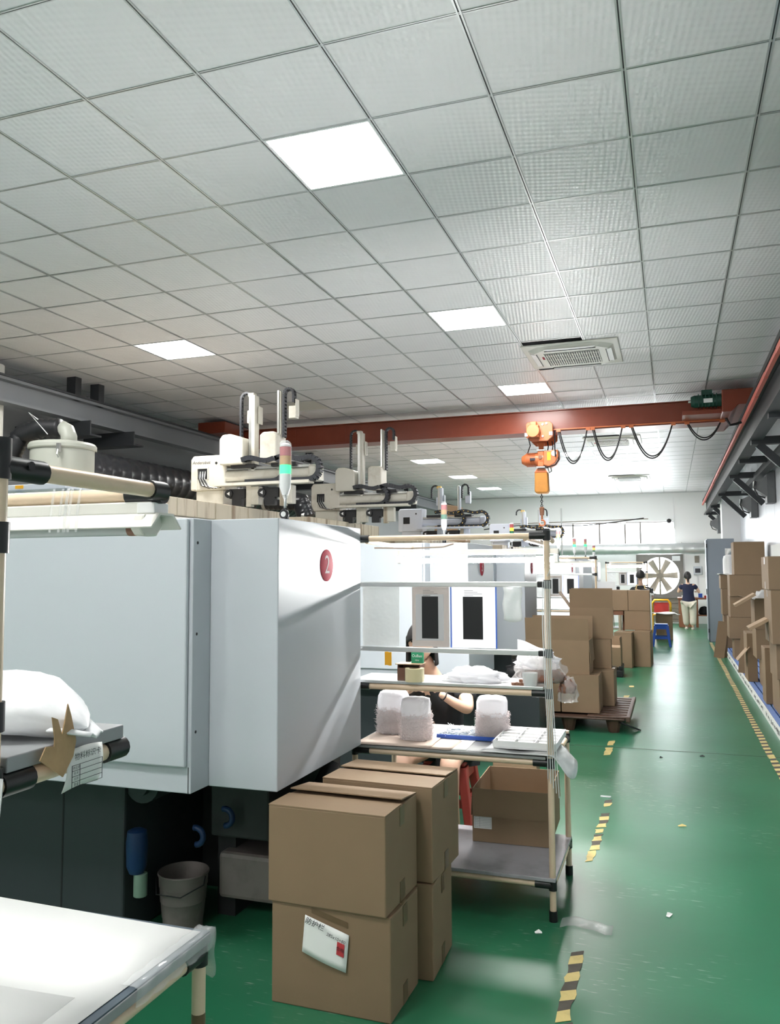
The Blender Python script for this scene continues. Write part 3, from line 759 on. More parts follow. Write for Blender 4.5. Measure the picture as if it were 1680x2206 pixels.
def gantry_robot(label, X0, Y, Z, mast_z, body='rob_white', name_txt=None, covers=True, X1=None, mast_dx=0, bundle=True):
    """X0 pillar left edge, Z beam centre height; geometry runs along +X"""
    mb = MT[body]; low = .33 if body == 'rob_white' else .26
    t = thing('gantry_robot', label, 'robot', (X0+.2, Y, Z-.34))
    # pillar housing with cable window
    b = B()
    pl = [(X0, Z-.14), (X0, Z+.19), (X0+.03, Z+.23), (X0+.42, Z+.23), (X0+.42, Z-.14)]
    b.prism(pl, 'y', Y-.09, Y+.16); b.build('pillar_housing', mb, t, bevel=.012)
    B().box(X0+.05, X0+.38, Y-.06, Y+.14, Z-(.34 if low > .3 else .27), Z-.14).build('pillar_foot', mb, t, bevel=.01)
    B().box(X0+.09, X0+.20, Y-.094, Y-.088, Z-.02, Z+.09).build('cable_window', MT['ink_black'], t)
    fr = B().box(X0+.07, X0+.22, Y-.098, Y-.09, Z+.09, Z+.105).box(X0+.07, X0+.085, Y-.098, Y-.09, Z-.14, Z+.09).box(X0+.205, X0+.22, Y-.098, Y-.09, Z-.02, Z+.09)
    fr.build('window_frame', mb, t)
    B().cyl((X0+.31, Y-.094, Z+.145), (X0+.31, Y-.085, Z+.145), .014, n=12).build('lock_hole', MT['dark'], t)
    if name_txt:
        lettering('maker_name', name_txt, .048, MT['ink'], t, Vector((X0+.13, Y-.0925, Z+.155))-t.location, (1, 0, 0), (0, 0, 1), .2)
    if bundle:
        for k in range(6):
            B().tube([(X0+.105+.015*k, Y-.092, Z+.06), (X0+.11+.014*k, Y-.11, Z-.02), (X0+.15+.02*k, Y-.125, Z-.09-.004*k), (X0+.25+.02*k, Y-.12, Z-.125), (X0+.38, Y-.10, Z-.115+.004*k)], .006, 6).build('control_cable', MT['steel'] if k % 2 else MT['rubber'], t, smooth=0)
    # traverse beam
    XE = X1 if X1 else X0+1.47
    prof = [(Y-.075, Z-.055), (Y-.09, Z-.02), (Y-.08, Z+.04), (Y-.05, Z+.06), (Y+.06, Z+.06), (Y+.08, Z-.055)]
    B().prism(prof, 'x', X0+.19, XE-.05).build('traverse_beam', mb, t, bevel=.012)
    B().prism([(Y-.085, Z-.08), (Y-.1, Z-.03), (Y-.1, Z+.06), (Y-.07, Z+.085), (Y+.08, Z+.085), (Y+.1, Z-.08)], 'x', XE-.10, XE).build('end_cap', mb, t, bevel=.02)
    B().box(X0+.42, XE-.1, Y-.07, Y-.035, Z+.062, Z+.088).build('guide_rail', MT['steel'], t)
    B().box(X0+.42, XE-.1, Y+.01, Y+.05, Z+.062, Z+.088).build('guide_rail', MT['steel'], t)
    B().box(X0+.34, XE-.04, Y-.20, Y-.075, Z-.115, Z-.095).box(X0+.34, XE-.04, Y-.205, Y-.195, Z-.115, Z-.085).build('cable_tray', mb, t)
    # two carriages with motor covers and masts
    for k, (xc, mz, flip) in enumerate(((X0+.39+mast_dx, mast_z, 0), (X0+.86+mast_dx, mast_z+.02, 1))):
        w = .30 if not flip else .27
        pr = [(Y-.15, Z+.10), (Y-.15, Z+.34), (Y-.135, Z+.40), (Y-.09, Z+.43), (Y+.03, Z+.43), (Y+.10, Z+.40), (Y+.10, Z+.10)]
        if covers:
            if not flip:
                B().prism([(xc, Z+.11), (xc, Z+.38), (xc+.035, Z+.425), (xc+.13, Z+.43), (xc+.26, Z+.39), (xc+.28, Z+.36), (xc+.28, Z+.11)], 'y', Y-.17, Y+.06).build('motor_cover', mb, t, bevel=.012)
            else:
                B().prism([(xc, Z+.11), (xc, Z+.40), (xc+.04, Z+.43), (xc+.16, Z+.43), (xc+.19, Z+.40), (xc+.19, Z+.11)], 'y', Y-.17, Y+.06).build('motor_cover', mb, t, bevel=.012)
        B().box(xc+.10, xc+.38, Y-.11, Y+.08, Z+.075, Z+.115).build('carriage', MT['dark'], t, bevel=.006)
        xm = xc+.285 if not flip else xc+.20
        if not flip:
            B().box(xm, xm+.035, Y-.06, Y-.0, Z-.26, mz).build('mast_rail', MT['steel'], t)
            B().box(xm+.035, xm+.075, Y-.07, Y+.03, Z-.02, mz-.01).build('mast', mb, t, bevel=.004)
            B().box(xm-.04, xm, Y-.03, Y+.05, mz-.30, mz-.16).box(xm+.08, xm+.10, Y-.02, Y+.07, mz-.31, mz-.12).build('chain_anchor', mb, t, bevel=.01)
            B().box(xm-.02, xm+.05, Y-.05, Y+.02, mz-.02, mz+.02).build('mast_head', MT['dot_yellow'] if body != 'rob_white' else MT['rob_white'], t, bevel=.005)
            r = .06
            pth = [(xm-.12+(-.03 if i else 0)*0, Y+.0, Z+.40+(mz-.04-Z-.40)*i/10) for i in range(11)]+[(q[0], q[1], q[2]) for q in arc((xm-.055, Y, mz-.03), .065, PI, 0, 8)]+[(xm+.01, Y+.0, mz-.10)]
            chain_strip(pth, .045, .022, (0, 1, 0), MT['chain'], t)
        else:
            B().box(xm-.055, xm-.035, Y-.06, Y+.02, Z-.26, mz).build('mast_rail', MT['steel'], t)
            B().box(xm-.032, xm-.02, Y-.05, Y+.05, Z-.1, mz-.01).build('mast', mb, t)
            pth = [(xm+.015, Y-.03, Z+.38+(mz-.05-Z-.38)*i/10) for i in range(11)]+arc((xm+.07, Y-.03, mz-.04), .055, PI, 0, 8)+[(xm+.125, Y-.03, mz-.10), (xm+.125, Y-.03, mz-.16)]
            chain_strip(pth, .06, .024, (0, 1, 0), MT['chain'], t)
            B().box(xm+.07, xm+.15, Y-.05, Y+.03, mz-.30, mz-.17).box(xm+.143, xm+.155, Y-.05, Y+.03, mz-.28, mz-.10).build('chain_anchor', mb, t, bevel=.01)
        # horizontal drag chain: out to the right and curling back to the tray
        xo = xc+(.26 if not flip else .18); r = .085
        pth = [(xo+(.35)*i/6, Y-.14, Z+.15+.02*math.sin(i)) for i in range(7)]+arc((xo+.37, Y-.14, Z+.035), .115, PI/2, -PI/2, 10)+[(xo+.25-.12*i, Y-.14, Z-.08) for i in range(3)]
        chain_strip(pth, .075, .05, (0, 1, 0), MT['chain'], t, dots=MT['dot_yellow'] if body == 'rob_blue' else None)
        # arm below the beam with gripper
        xa = xm
        B().box(xa-.01, xa+.05, Y-.09, Y-.02, Z-low, Z-.10).build('lower_arm', mb if not flip else MT['rust_cream'], t, bevel=.004)
        B().box(xa+.05, xa+.14, Y-.10, Y-.01, Z-low+.02, Z-.12).build('arm_cover', mb, t, bevel=.006)
        gx = xa-.20
        gb_ = B().cyl((gx, Y-.12, Z-.19), (gx, Y-.03, Z-.19), .045, n=10).box(gx, gx+.18, Y-.10, Y-.02, Z-.24, Z-.14).box(gx+.03, gx+.14, Y-.1, Y-.04, Z-low+.01, Z-.24)
        gb_.build('gripper', MT['dark'], t, smooth=30)
        B().prism([(gx-.018, Z-.19), (gx+.014, Z-.17), (gx+.014, Z-.21)], 'y', Y-.124, Y-.12).build('arrow_mark', MT['plastic_white'], t)
    return t
gantry_robot('off-white gantry robot with two tall masts above the first moulding machine', -4.82, 7.6, 2.545, 3.40, name_txt='Anderobot')
gantry_robot('second off-white gantry robot, right of the first, below the orange girder', -4.645, 10.3, 2.505, 3.42)
gantry_robot('blue-grey gantry robot with yellow-dotted cable chains', -4.25, 12.9, 2.33, 2.90, body='rob_blue', covers=False, bundle=False)
gantry_robot('small blue-grey gantry robot near the crane hook', -3.55, 16.8, 2.27, 2.75, body='rob_blue', covers=False, bundle=False, X1=-2.1)
tag(B().box(-4.22, -3.62, 14.9, 15.3, 2.06, 2.5).prism([(-4.1, 2.5), (-3.7, 2.5), (-3.75, 2.75), (-4.05, 2.8)], 'y', 14.95, 15.25).build('hopper', MT['card'], bevel=.02), 'brown cardboard hopper cover behind the blue-grey robot', 'hopper')

# ------------------------------------------------------------------ left background: duct, mist collector
def duct(label, path, r, pitch, m_, name='ventilation_duct'):
    t = thing(name, label, 'duct', (path[0][0], path[0][1], path[0][2]-r))
    P = [Vector(p) for p in path]; pts = []; rs = []
    for i in range(len(P)-1):
        L = (P[i+1]-P[i]).length; n = max(1, int(L/pitch))
        for k in range(n):
            a = P[i].lerp(P[i+1], k/n); c = P[i].lerp(P[i+1], (k+.12)/n); e = P[i].lerp(P[i+1], (k+.24)/n)
            pts += [a, c, e]; rs += [r, r*1.035, r]
    pts.append(P[-1]); rs.append(r)
    B().tube(pts, rs, 20).build('duct_hose', m_, t, smooth=50)
    for q in (P[0], P[-1]): 
        d = (P[1]-P[0]).normalized()
        B().cyl(q-d*.02, q+d*.02, r*1.06, n=20).build('collar', MT['steel'], t, smooth=40)
    return t
td = duct('thick black ribbed ventilation hose running behind the robots', [(-6.0, 7.1, 2.66), (-6.0, 15.5, 2.66)], .21, .17, MT['duct_black'])
for yy in (7.5, 9.6, 11.0): B().box(-6.06, -5.98, yy-.03, yy+.03, 0, 2.46).build('support_post', MT['runway'], td)
duct('grey ribbed hose hanging behind the first gantry robot', [(-4.75, 9.1, 2.42), (-4.28, 9.1, 2.40), (-4.2, 9.1, 2.2)], .11, .06, MT['duct_black'])
DX, DY = -4.72, 5.45
t = thing('mist_collector', 'pale grey-green round drum with latch on top of machine', 'drum', (DX, DY, 2.2))
B().lathe([(0, 2.2), (.245, 2.2), (.25, 2.22), (.25, 2.545), (.255, 2.55), (0, 2.55)], (DX, DY, 0), 'z', 32).build('shell', MT['drum'], t, smooth=30)
B().lathe([(.262, 2.545), (.268, 2.555), (.268, 2.58), (.255, 2.60), (.2, 2.612), (0, 2.615)], (DX, DY, 0), 'z', 32).build('lid', MT['drum'], t, smooth=30)
la = B().box(DX+.14, DX+.17, DY-.236, DY-.215, 2.50, 2.57).tube([(DX+.155, DY-.235, 2.52), (DX+.16, DY-.25, 2.48), (DX+.165, DY-.235, 2.455)], .007, 6); la.build('latch', MT['steel'], t)
el = [(DX+.06, DY, 2.6), (DX+.06, DY, 2.66), (DX+.04, DY, 2.71), (DX-.01, DY-.01, 2.735)]
B().tube(el, .065, 14).build('outlet_elbow', MT['drum'], t, smooth=0)
hp = []; hr = []
hseg = [(DX-.01, DY-.01, 2.735), (DX-.20, DY-.05, 2.74), (DX-.36, DY-.08, 2.68), (DX-.42, DY-.10, 2.55), (DX-.48, DY-.12, 2.40), (DX-.6, DY-.14, 2.34)]
for i in range(len(hseg)-1):
    for k in range(8):
        p = Vector(hseg[i]).lerp(Vector(hseg[i+1]), k/8); hp.append(p); hr.append(.085 if k % 2 else .074)
B().tube(hp, hr, 14).build('flexible_hose', MT['rubber'], t, smooth=0)
B().tube([(DX-.16, DY-.11, 2.80), (DX-.24, DY-.13, 2.86), (DX-.05, DY-.12, 2.67)], .004, 5).build('cable_tie', MT['plastic_white'], t)
for k, (x, r) in enumerate(((-7.0, .14), (-6.65, .16))):
    tag(B().cyl((x, 6.35+.2*k, 0), (x, 6.35+.2*k, 3.7), r, n=20).build('wall_pipe', MT['white_paint'], smooth=40), 'white vertical pipe by the left wall, %s one' % ('thinner' if k == 0 else 'thicker'), 'pipe')
t = thing('overhead_tray', 'pale blue tray with yellow sticker behind the near pipe arm', 'tray', (-3.7, 4.0, 1.76))
B().box(-4.3, -3.35, 3.9, 4.3, 2.04, 2.075).build('tray_shelf', MT['mach'], t, bevel=.005)
B().box(-3.72, -3.66, 3.897, 3.9, 2.05, 2.07).build('sticker', MT['yellow'], t)
for x in (-4.2, -3.8, -3.45): B().box(x-.015, x+.015, 4.0, 4.03, 1.76, 2.04).build('tray_leg', MT['mach'], t)

# ------------------------------------------------------------------ pipe-rack parts
PR = .0142
def pipe(t, p0, p1, name='pipe', r=PR): return B().cyl(p0, p1, r, n=14).build(name, MT['cream_pipe'], t, smooth=40)
def joint(t, p, d, L=.05, r=PR*1.28, name='joint'):
    p = Vector(p); d = Vector(d).normalized()
    return B().cyl(p-d*L/2, p+d*L/2, r, n=14).build(name, MT['black_joint'], t, smooth=40)
def lamp_fixture(t, x0, x1, y, z, on=True):
    """long tube fitting with a reflector, along X"""
    B().box(x0, x1, y-.016, y+.016, z+.02, z+.05).build('lamp_channel', MT['white_paint'], t, bevel=.003)
    B().cyl((x0+.02, y, z-.012), (x1-.02, y, z-.012), .013, n=12).build('tube', MT['tube_emit'] if on else MT['tube_off'], t, smooth=40)
    for x in (x0, x1-.025): B().box(x, x+.025, y-.022, y+.022, z-.028, z+.02).build('lamp_holder', MT['plastic_white'], t, bevel=.006)
def translucent(name, col, f):
    m = bpy.data.materials.new(name); m.use_nodes = True; nt = m.node_tree
    b = nt.nodes['Principled BSDF']; b.inputs['Base Color'].default_value = col+(1,); b.inputs['Roughness'].default_value = .6
    t = nt.nodes.new('ShaderNodeBsdfTranslucent'); t.inputs[0].default_value = col+(1,)
    tc = nt.nodes.new('ShaderNodeTexCoord'); n = nt.nodes.new('ShaderNodeTexNoise'); n.inputs['Scale'].default_value = 14
    nt.links.new(tc.outputs['Object'], n.inputs['Vector']); bp = nt.nodes.new('ShaderNodeBump'); bp.inputs['Strength'].default_value = .1; nt.links.new(n.outputs['Fac'], bp.inputs['Height']); nt.links.new(bp.outputs[0], b.inputs['Normal'])
    mx = nt.nodes.new('ShaderNodeMixShader'); mx.inputs[0].default_value = f
    nt.links.new(b.outputs[0], mx.inputs[1]); nt.links.new(t.outputs[0], mx.inputs[2]); nt.links.new(mx.outputs[0], nt.nodes['Material Output'].inputs['Surface'])
    MT[name] = m
translucent('paper_thin', (.84, .84, .86), .45)
translucent('kraft_thin', (.56, .52, .50), .30)
translucent('bag_white', (.86, .86, .88), .45)
def sheet(t, x0, x1, y, z0, z1, kind):
    """document sleeve hung between two rails"""
    o = B().box(x0, x1, y-.0015, y+.0015, z0, z1).build('document_sleeve', MT['paper_thin'] if kind != 'blank' else MT['film_thick'], t)
    if kind == 'blank': return
    w = x1-x0
    if kind == 'taped':
        o.data.materials[0] = MT['kraft_thin']
        B().box(x0+w*.10, x1-w*.14, y-.0024, y-.0016, z0+.03, z1-.035).build('page', MT['paper_thin'], o)
    else:
        for xx in (x0, x1): B().box(xx-.003, xx+.003, y-.003, y+.003, z0, z1).build('sleeve_edge', MT['blue_edge'], o)
    zz0, zz1 = z0+(z1-z0)*.14, z1-(z1-z0)*.16
    B().box(x0+w*.27, x1-w*.29, y-.0034, y-.0026, zz0, zz1).build('black_picture', MT['ink_black'], o)
    for k in range(4): B().box(x0+w*.3, x0+w*(.5+.1*(k % 3)), y-.0034, y-.0026, z1-.018-.008*k, z1-.0155-.008*k).build('text_line', MT['shelf_edge'], o)

# ------------------------------------------------------------------ centre rack
def centre_rack(lab, x0, x1, y0, y1, detail=True, on=True):
    t = thing('pipe_rack', lab, 'rack', ((x0+x1)/2, (y0+y1)/2, 0), group='cream pipe racks beside the machines')
    H = 1.71
    for (x, y, h) in ((x1, y0, H), (x0, y0, H), (x1, y1, .72), (x0, y1, .72)):
        pipe(t, (x, y, .03), (x, y, h), 'post')
        B().cyl((x, y, 0), (x, y, .045), PR*1.35, n=12).build('rubber_foot', MT['black_joint'], t, smooth=40)
    def rail(y, z, n='rail', m_='cream_pipe', dx=.03): 
        B().cyl((x0+dx, y, z), (x1-dx, y, z), PR, n=14).build(n, MT[m_], t, smooth=40)
        joint(t, (x1-.04, y, z), (1, 0, 0), .075); joint(t, (x1, y, z), (0, 0, 1), .045)
        joint(t, (x0+.04, y, z), (1, 0, 0), .075); joint(t, (x0, y, z), (0, 0, 1), .045)
    rail(y0, .155); rail(y0, .685); rail(y0, .992); rail(y0, 1.705, 'top_rail')
    rail(y1, .155); rail(y1, .685)
    # aluminium rails that hold the sheets
    for z in (1.172, 1.483):
        B().box(x0+.02, x1-.03, y0-.009, y0+.009, z-.012, z+.012).build('sheet_rail', MT['alu'], t, bevel=.003)
        B().box(x1-.045, x1-.005, y0-.013, y0+.013, z-.014, z+.014).build('joint', MT['black_joint'], t, bevel=.005)
        joint(t, (x1, y0, z), (0, 0, 1), .04)
    for z in (.155, .685): 
        pipe(t, (x1, y0+.02, z), (x1, y1-.02, z), 'side_rail'); pipe(t, (x0, y0+.02, z), (x0, y1-.02, z), 'side_rail')
        joint(t, (x1, y1-.04, z), (0, 1, 0), .06); joint(t, (x1, y1, z), (0, 0, 1), .045)
    # lamp arm reaching back from the top
    pipe(t, (x1, y0+.02, 1.70), (x1, y0+.18, 1.685), 'lamp_arm')
    for xx in (x0+.06, x1-.10): pipe(t, (xx, y0+.01, 1.69), (xx, y0+.76, 1.68), 'lamp_arm', .010)
    lamp_fixture(t, x0-.02, x1-.04, y0+.74, 1.615, on)
    B().tube([(x0+.1, y0+.01, 1.66), (x0+.3, y0, 1.655), (x0+.45, y0+.01, 1.66), (x0+.5, y0+.01, 1.675)], .004, 5).build('lamp_wire', MT['paper_kraft'], t)
    # boards
    B().box(x0-.01, x1+.015, y0-.02, y1+.02, .172, .188).build('bottom_shelf', [MT['shelf_lilac']], t, bevel=.002)
    B().box(x0-.01, x1-.02, y0+.0-.018, y1+.02, .700, .712).build('middle_shelf', MT['shelf_edge'], t, bevel=.002)
    B().box(x0-.01, x1-.025, y0-.012, y0+.26, 1.008, 1.022).build('upper_shelf', MT['alu'], t, bevel=.002)
    w = x1-x0
    sheet(t, x0+.04*w, x0+.24*w, y0+.012, 1.186, 1.470, 'blank')
    sheet(t, x0+.31*w, x0+.505*w, y0+.012, 1.186, 1.470, 'taped')
    sheet(t, x0+.515*w, x0+.745*w, y0+.012, 1.186, 1.470, 'sleeve')
    return t
RX0, RX1, RY0, RY1 = -1.474, -.535, 3.76, 4.35
rack = centre_rack('cream pipe rack with shelves and hung sheets in the middle of the picture', RX0, RX1, RY0, RY1)
centre_rack('cream pipe rack behind the stacked boxes, second along the aisle', -1.85, -.95, 11.2, 11.8)
centre_rack('farthest cream pipe rack with sheets, beside the seated man', -1.45, -.53, 19.9, 20.5)
# strap of clear film tied round the rack post
b = B()
for k in range(5):
    x = RX1-.012+.008*k; 
    b.tube([(x-.006, RY0-.018, 1.50), (x-.010, RY0-.02, 1.30), (x-.004, RY0-.02, 1.05), (x+.004, RY0-.02, .85), (x+.002+.004*k, RY0-.02, .62-.02*k)], .0022, 5)
b.tube([(RX1+.004, RY0-.02, 1.52), (RX1+.02, RY0-.02, 1.56), (RX1+.035, RY0-.02, 1.55)], .002, 5)
b.build('film_strap', MT['film_thick'], rack)
tag(B().grid(lambda u, v: (-.735+.085*u+.004*math.sin(9*v), 3.742+.006*math.sin(7*u+5*v), 1.47-.15*v-.01*math.sin(3.1*u)*v), 6, 6).build('plastic_bag', MT['film_thick'], smooth=0, solid=.002), 'clear plastic bag hanging from the upper aluminium rail of the rack', 'bag')

# ---- things on the centre rack
ZS1, ZS2 = 1.022, .712
t = thing('tape_carton', 'small dark carton holding tape on the upper shelf', 'box', (-1.205, 3.80, ZS1))
B().box(-1.262, -1.15, 3.78, 3.86, ZS1, ZS1+.004).box(-1.262, -1.258, 3.78, 3.86, ZS1, ZS1+.075).box(-1.154, -1.15, 3.78, 3.86, ZS1, ZS1+.075).box(-1.262, -1.15, 3.856, 3.86, ZS1, ZS1+.075).box(-1.262, -1.225, 3.778, 3.78, ZS1, ZS1+.06).build('carton_body', MT['brown_carton'], t)
B().box(-1.272, -1.145, 3.775, 3.865, ZS1+.075, ZS1+.079).build('carton_rim', MT['card_in'], t)
t = thing('tape_roll', 'wide translucent yellowish tape roll in front of the dark carton', 'tape roll', (-1.172, 3.768, ZS1))
B().lathe([(.028, 0), (.046, 0), (.046, .062), (.028, .062), (.028, 0)], (-1.172, 3.768, ZS1), 'z', 28).build('tape', MT['roll'], t, smooth=30)
B().lathe([(.026, 0), (.028, 0), (.028, .062), (.026, .062), (.026, 0)], (-1.172, 3.768, ZS1), 'z', 28).build('core', MT['card'], t, smooth=30)
t = thing('green_packet', 'small green and white packet standing on the carton', 'packet', (-1.175, 3.83, ZS1+.079))
B().box(-1.205, -1.145, 3.82, 3.838, ZS1+.079, ZS1+.135).build('packet_body', MT['green_card'], t, bevel=.002)
lettering('print', 'OuBao', .018, MT['plastic_white'], t, (0, -.0112, .035), (1, 0, 0), (0, 0, 1))
lettering('print', 'MINI', .010, MT['plastic_white'], t, (0, -.0112, .014), (1, 0, 0), (0, 0, 1))
tag(B().grid(lambda u, v: (-1.33+.035*u, 3.79, 1.155-.065*v+.002*math.sin(6*u)), 3, 3).build('yellow_tag', MT['yellow'], solid=.001), 'small yellow paper tag hanging left of the green packet', 'tag')

def lump(name, label, cat, c, rx, ry, rz, m_, seed, amp=.12, n=20, flat=.35, parent=None, freq=3.0):
    """a soft bag-like lump resting on z = c.z"""
    from mathutils import noise as NZ
    b = B()
    def fn(u, v):
        th = 2*PI*u; ph = PI*v
        d = Vector((math.sin(ph)*math.cos(th), math.sin(ph)*math.sin(th), math.cos(ph)))
        k = 1+amp*NZ.noise(d*freq+Vector((seed, seed*2.1, 0)))+amp*.6*NZ.noise(d*freq*2.3+Vector((seed*3, 1, 7)))
        z = d.z*k
        if z < -flat: z = -flat+(z+flat)*.12
        return (c[0]+rx*d.x*k, c[1]+ry*d.y*k, c[2]+rz*(z+flat*1.06))
    b.grid(fn, n*2, n)
    o = b.build(name, m_, parent, smooth=0)
    if parent is None: tag(o, label, cat)
    return o
def fibre_bundle(label, cx_, cy_, w, h, seed):
    """bagged bundle of thin translucent strands"""
    t = thing('strand_bundle', label, 'bundle', (cx_, cy_, ZS2+.006), group='bagged strand bundles on the middle shelf')
    rnd = random.Random(seed); b = B(); core = B(); top = B(); ns = 26
    def ring(z, k):
        out = []
        for j in range(ns):
            a = 2*PI*j/ns; ca, sa = math.cos(a), math.sin(a); q = (abs(ca)**3+abs(sa)**3)**(-1/3)
            out.append(Vector((cx_+w*.46*q*ca*k, cy_+.066*q*sa*k, ZS2+.009+z)))
        return out
    def stack(bb, rows):
        base = len(bb.v)
        for (z, k) in rows: bb.v += [v+Vector((rnd.uniform(-.003, .003), rnd.uniform(-.003, .003), rnd.uniform(-.002, .002)*(z > 0))) for v in ring(z, k)]
        for i in range(len(rows)-1):
            for j in range(ns): bb.f.append([base+i*ns+j, base+i*ns+(j+1) % ns, base+(i+1)*ns+(j+1) % ns, base+(i+1)*ns+j]); bb.mi.append(0)
        bb.f.append([base+(len(rows)-1)*ns+j for j in range(ns)]); bb.mi.append(0)
    stack(core, [(0, .93), (.02, 1.0), (h*.3, 1.0), (h*.55, .97), (h*.6, .8)]); core.build('core', MT['bundle'], t, smooth=0)
    stack(top, [(h*.52, .97), (h*.7, .99), (h*.88, .97), (h*.97, .88), (h, .6)]); top.build('bag_top', MT['bag_white'], t, smooth=0)
    for k in range(1500):
        a = rnd.uniform(0, 2*PI); ca, sa = math.cos(a), math.sin(a); q = (abs(ca)**3+abs(sa)**3)**(-1/3)
        z = h*.62*rnd.random()**1.15
        p = Vector((cx_+w*.465*q*ca, cy_+.068*q*sa, ZS2+.010+z))
        tg = Vector((-sa*w*.46, ca*.066, 0)).normalized(); d = (tg*rnd.uniform(-1, 1)+Vector((0, 0, rnd.uniform(-.5, .5)))+Vector((ca, sa, 0))*rnd.uniform(0, .35)).normalized()*rnd.uniform(.008, .022)
        e = p+d; e.z = max(e.z, ZS2+.009)
        b.tube([p, e], .0009, 3, False)
    tag(b.build('strands', MT['bundle'], t), kind='stuff')
    c = B(); rn2 = random.Random(seed+5)
    prof = [(.40, 0), (.50, .03), (.50, .35), (.47, .55), (.45, .72), (.46, .86), (.42, .97), (.30, 1.0)]
    ns = 22
    for (r_, hh) in prof:
        for j in range(ns):
            a = 2*PI*j/ns; k = 1+rn2.uniform(-.04, .04)
            c.v.append(Vector((cx_+w*1.04*r_*k*math.cos(a), cy_+.17*r_*k*math.sin(a), ZS2+.007+h*hh+rn2.uniform(-.003, .003)*(hh > 0))))
    for i in range(len(prof)-1):
        for j in range(ns):
            j2 = (j+1) % ns; c.f.append([i*ns+j, i*ns+j2, (i+1)*ns+j2, (i+1)*ns+j]); c.mi.append(0)
    c.f.append([(len(prof)-1)*ns+j for j in range(ns)]); c.mi.append(0)
    c.build('clear_bag', MT['film_thin'], t, smooth=0)
fibre_bundle('bagged strand bundle against the machine at the left end of the shelf', -1.375, 4.05, .17, .21, 1)
fibre_bundle('bagged strand bundle in the middle of the shelf before the worker', -1.215, 3.93, .155, .20, 2)
fibre_bundle('bagged strand bundle at the right, beside the white grid tray', -.865, 4.08, .165, .20, 3)
# kraft sheets
rnd = random.Random(4)
for k, (x0, x1, y0, y1, a) in enumerate(((-1.46, -1.10, 3.745, 3.98, .05), (-1.47, -.99, 3.752, 4.06, -.03), (-1.45, -.93, 3.76, 4.10, .02))):
    z = ZS2+.0025*(3-k)-.0015
    cx_, cy_ = (x0+x1)/2, (y0+y1)/2
    o = B().grid(lambda u, v: ((u-.5)*(x1-x0), (v-.5)*(y1-y0), .002*math.sin(3*u+2*k)*math.sin(2*v)), 8, 4).build('kraft_sheet', MT['paper_kraft'] if k < 2 else MT['paper'], smooth=0, local=True, solid=.0012)
    o.location = (cx_, cy_, z); o.rotation_euler = (0, 0, a)
    tag(o, ['topmost kraft paper sheet on the middle rack shelf', 'kraft paper sheet with turned-up edge on the middle rack shelf', 'white paper sheet under the kraft paper on the middle rack shelf'][k], 'paper')
t = thing('parts_tray', 'flat dark blue tray of white parts behind the grid tray', 'tray', (-.99, 4.10, ZS2+.003))
B().box(-1.13, -.83, 4.0, 4.2, ZS2+.003, ZS2+.016).build('tray_base', MT['blue_mat'], t, bevel=.004)
B().box(-1.13, -.83, 3.995, 4.002, ZS2+.003, ZS2+.022).build('tray_rim', MT['blue'], t)
tb = B(); rn = random.Random(9)
for k in range(160):
    p = Vector((rn.uniform(-1.12, -.95), rn.uniform(4.01, 4.19), ZS2+.018+rn.random()*.018)); d = Vector((rn.uniform(-1, 1), rn.uniform(-1, 1), rn.uniform(-.2, .3))).normalized()*.02
    tb.tube([p, p+d], .0016, 4, False)
tag(tb.build('white_parts', MT['plastic_white'], t), kind='stuff')
# white grid tray on crumpled film
tag(B().grid(lambda u, v: (-.86+.40*u+.03*math.sin(5*v), 3.735+.44*v, ZS2+.004+(.006*math.sin(11*u+3*v)*math.sin(7*v) if u < .85 else -.55*(u-.85)**1.0*(1+.3*math.sin(9*v))-.02*math.sin(14*v)*(u-.85))+.006), 22, 22).build('film_sheet', MT['film_thick'], smooth=0, solid=.0015), 'crumpled white plastic film spilling over the shelf end', 'film')
t = thing('grid_tray', 'white plastic grid tray with compartments on the crumpled film', 'tray', (-.665, 3.97, ZS2+.018))
gx0, gx1, gy0, gy1, gz = -.80, -.515, 3.79, 4.15, ZS2+.018
B().box(gx0, gx1, gy0, gy1, gz, gz+.006).build('tray_floor', MT['plastic_white'], t)
for k in range(6):
    y = gy0+(gy1-gy0)*k/5
    B().box(gx0, gx1, y-.003, y+.003, gz+.006, gz+.034).build('divider', MT['plastic_white'], t, bevel=.001)
for k in range(4):
    x = gx0+(gx1-gx0)*k/3
    B().box(x-.003, x+.003, gy0, gy1, gz+.006, gz+.034).build('divider', MT['plastic_white'], t, bevel=.001)
for i in range(3):
    for j in range(5):
        for q in range(3):
            x = gx0+(gx1-gx0)*(i+.5)/3; y = gy0+(gy1-gy0)*(j+.2+.3*q)/5
            B().cyl((x-.035, y, gz+.020), (x+.035, y, gz+.020), .008, n=8).build('moulded_part', MT['plastic_white'], t, smooth=40)
# parts bags at the right of the upper shelf
lump('parts_bag', 'white plastic bag of parts lying flat on the upper rack shelf', 'bag', (-.90, 3.86, ZS1), .14, .075, .045, MT['bag_white'], 2.2, .45, freq=2.2)
t = thing('brown_parts_bag', 'clear bag of brown parts slumped at the right end of the upper shelf', 'bag', (-.60, 3.95, ZS1))
lump('brown_parts', '', '', (-.58, 3.93, ZS1), .095, .07, .045, MT['copper'], 4.4, .35, 16, parent=t, freq=6)
lump('clear_bag', '', '', (-.60, 3.93, ZS1), .115, .085, .095, MT['film_brown'], 4.9, .3, 18, parent=t)
lump('white_bag', '', '', (-.615, 3.94, ZS1+.06), .10, .07, .06, MT['bag_white'], 7.7, .35, 18, parent=t)
B().grid(lambda u, v: (-.70+.14*u, 3.90+.02*math.sin(5*u), ZS1+.13+.05*v+.02*math.sin(3*u+2*v)), 8, 5).build('bag_mouth', MT['bag_white'], t, smooth=0, solid=.001)
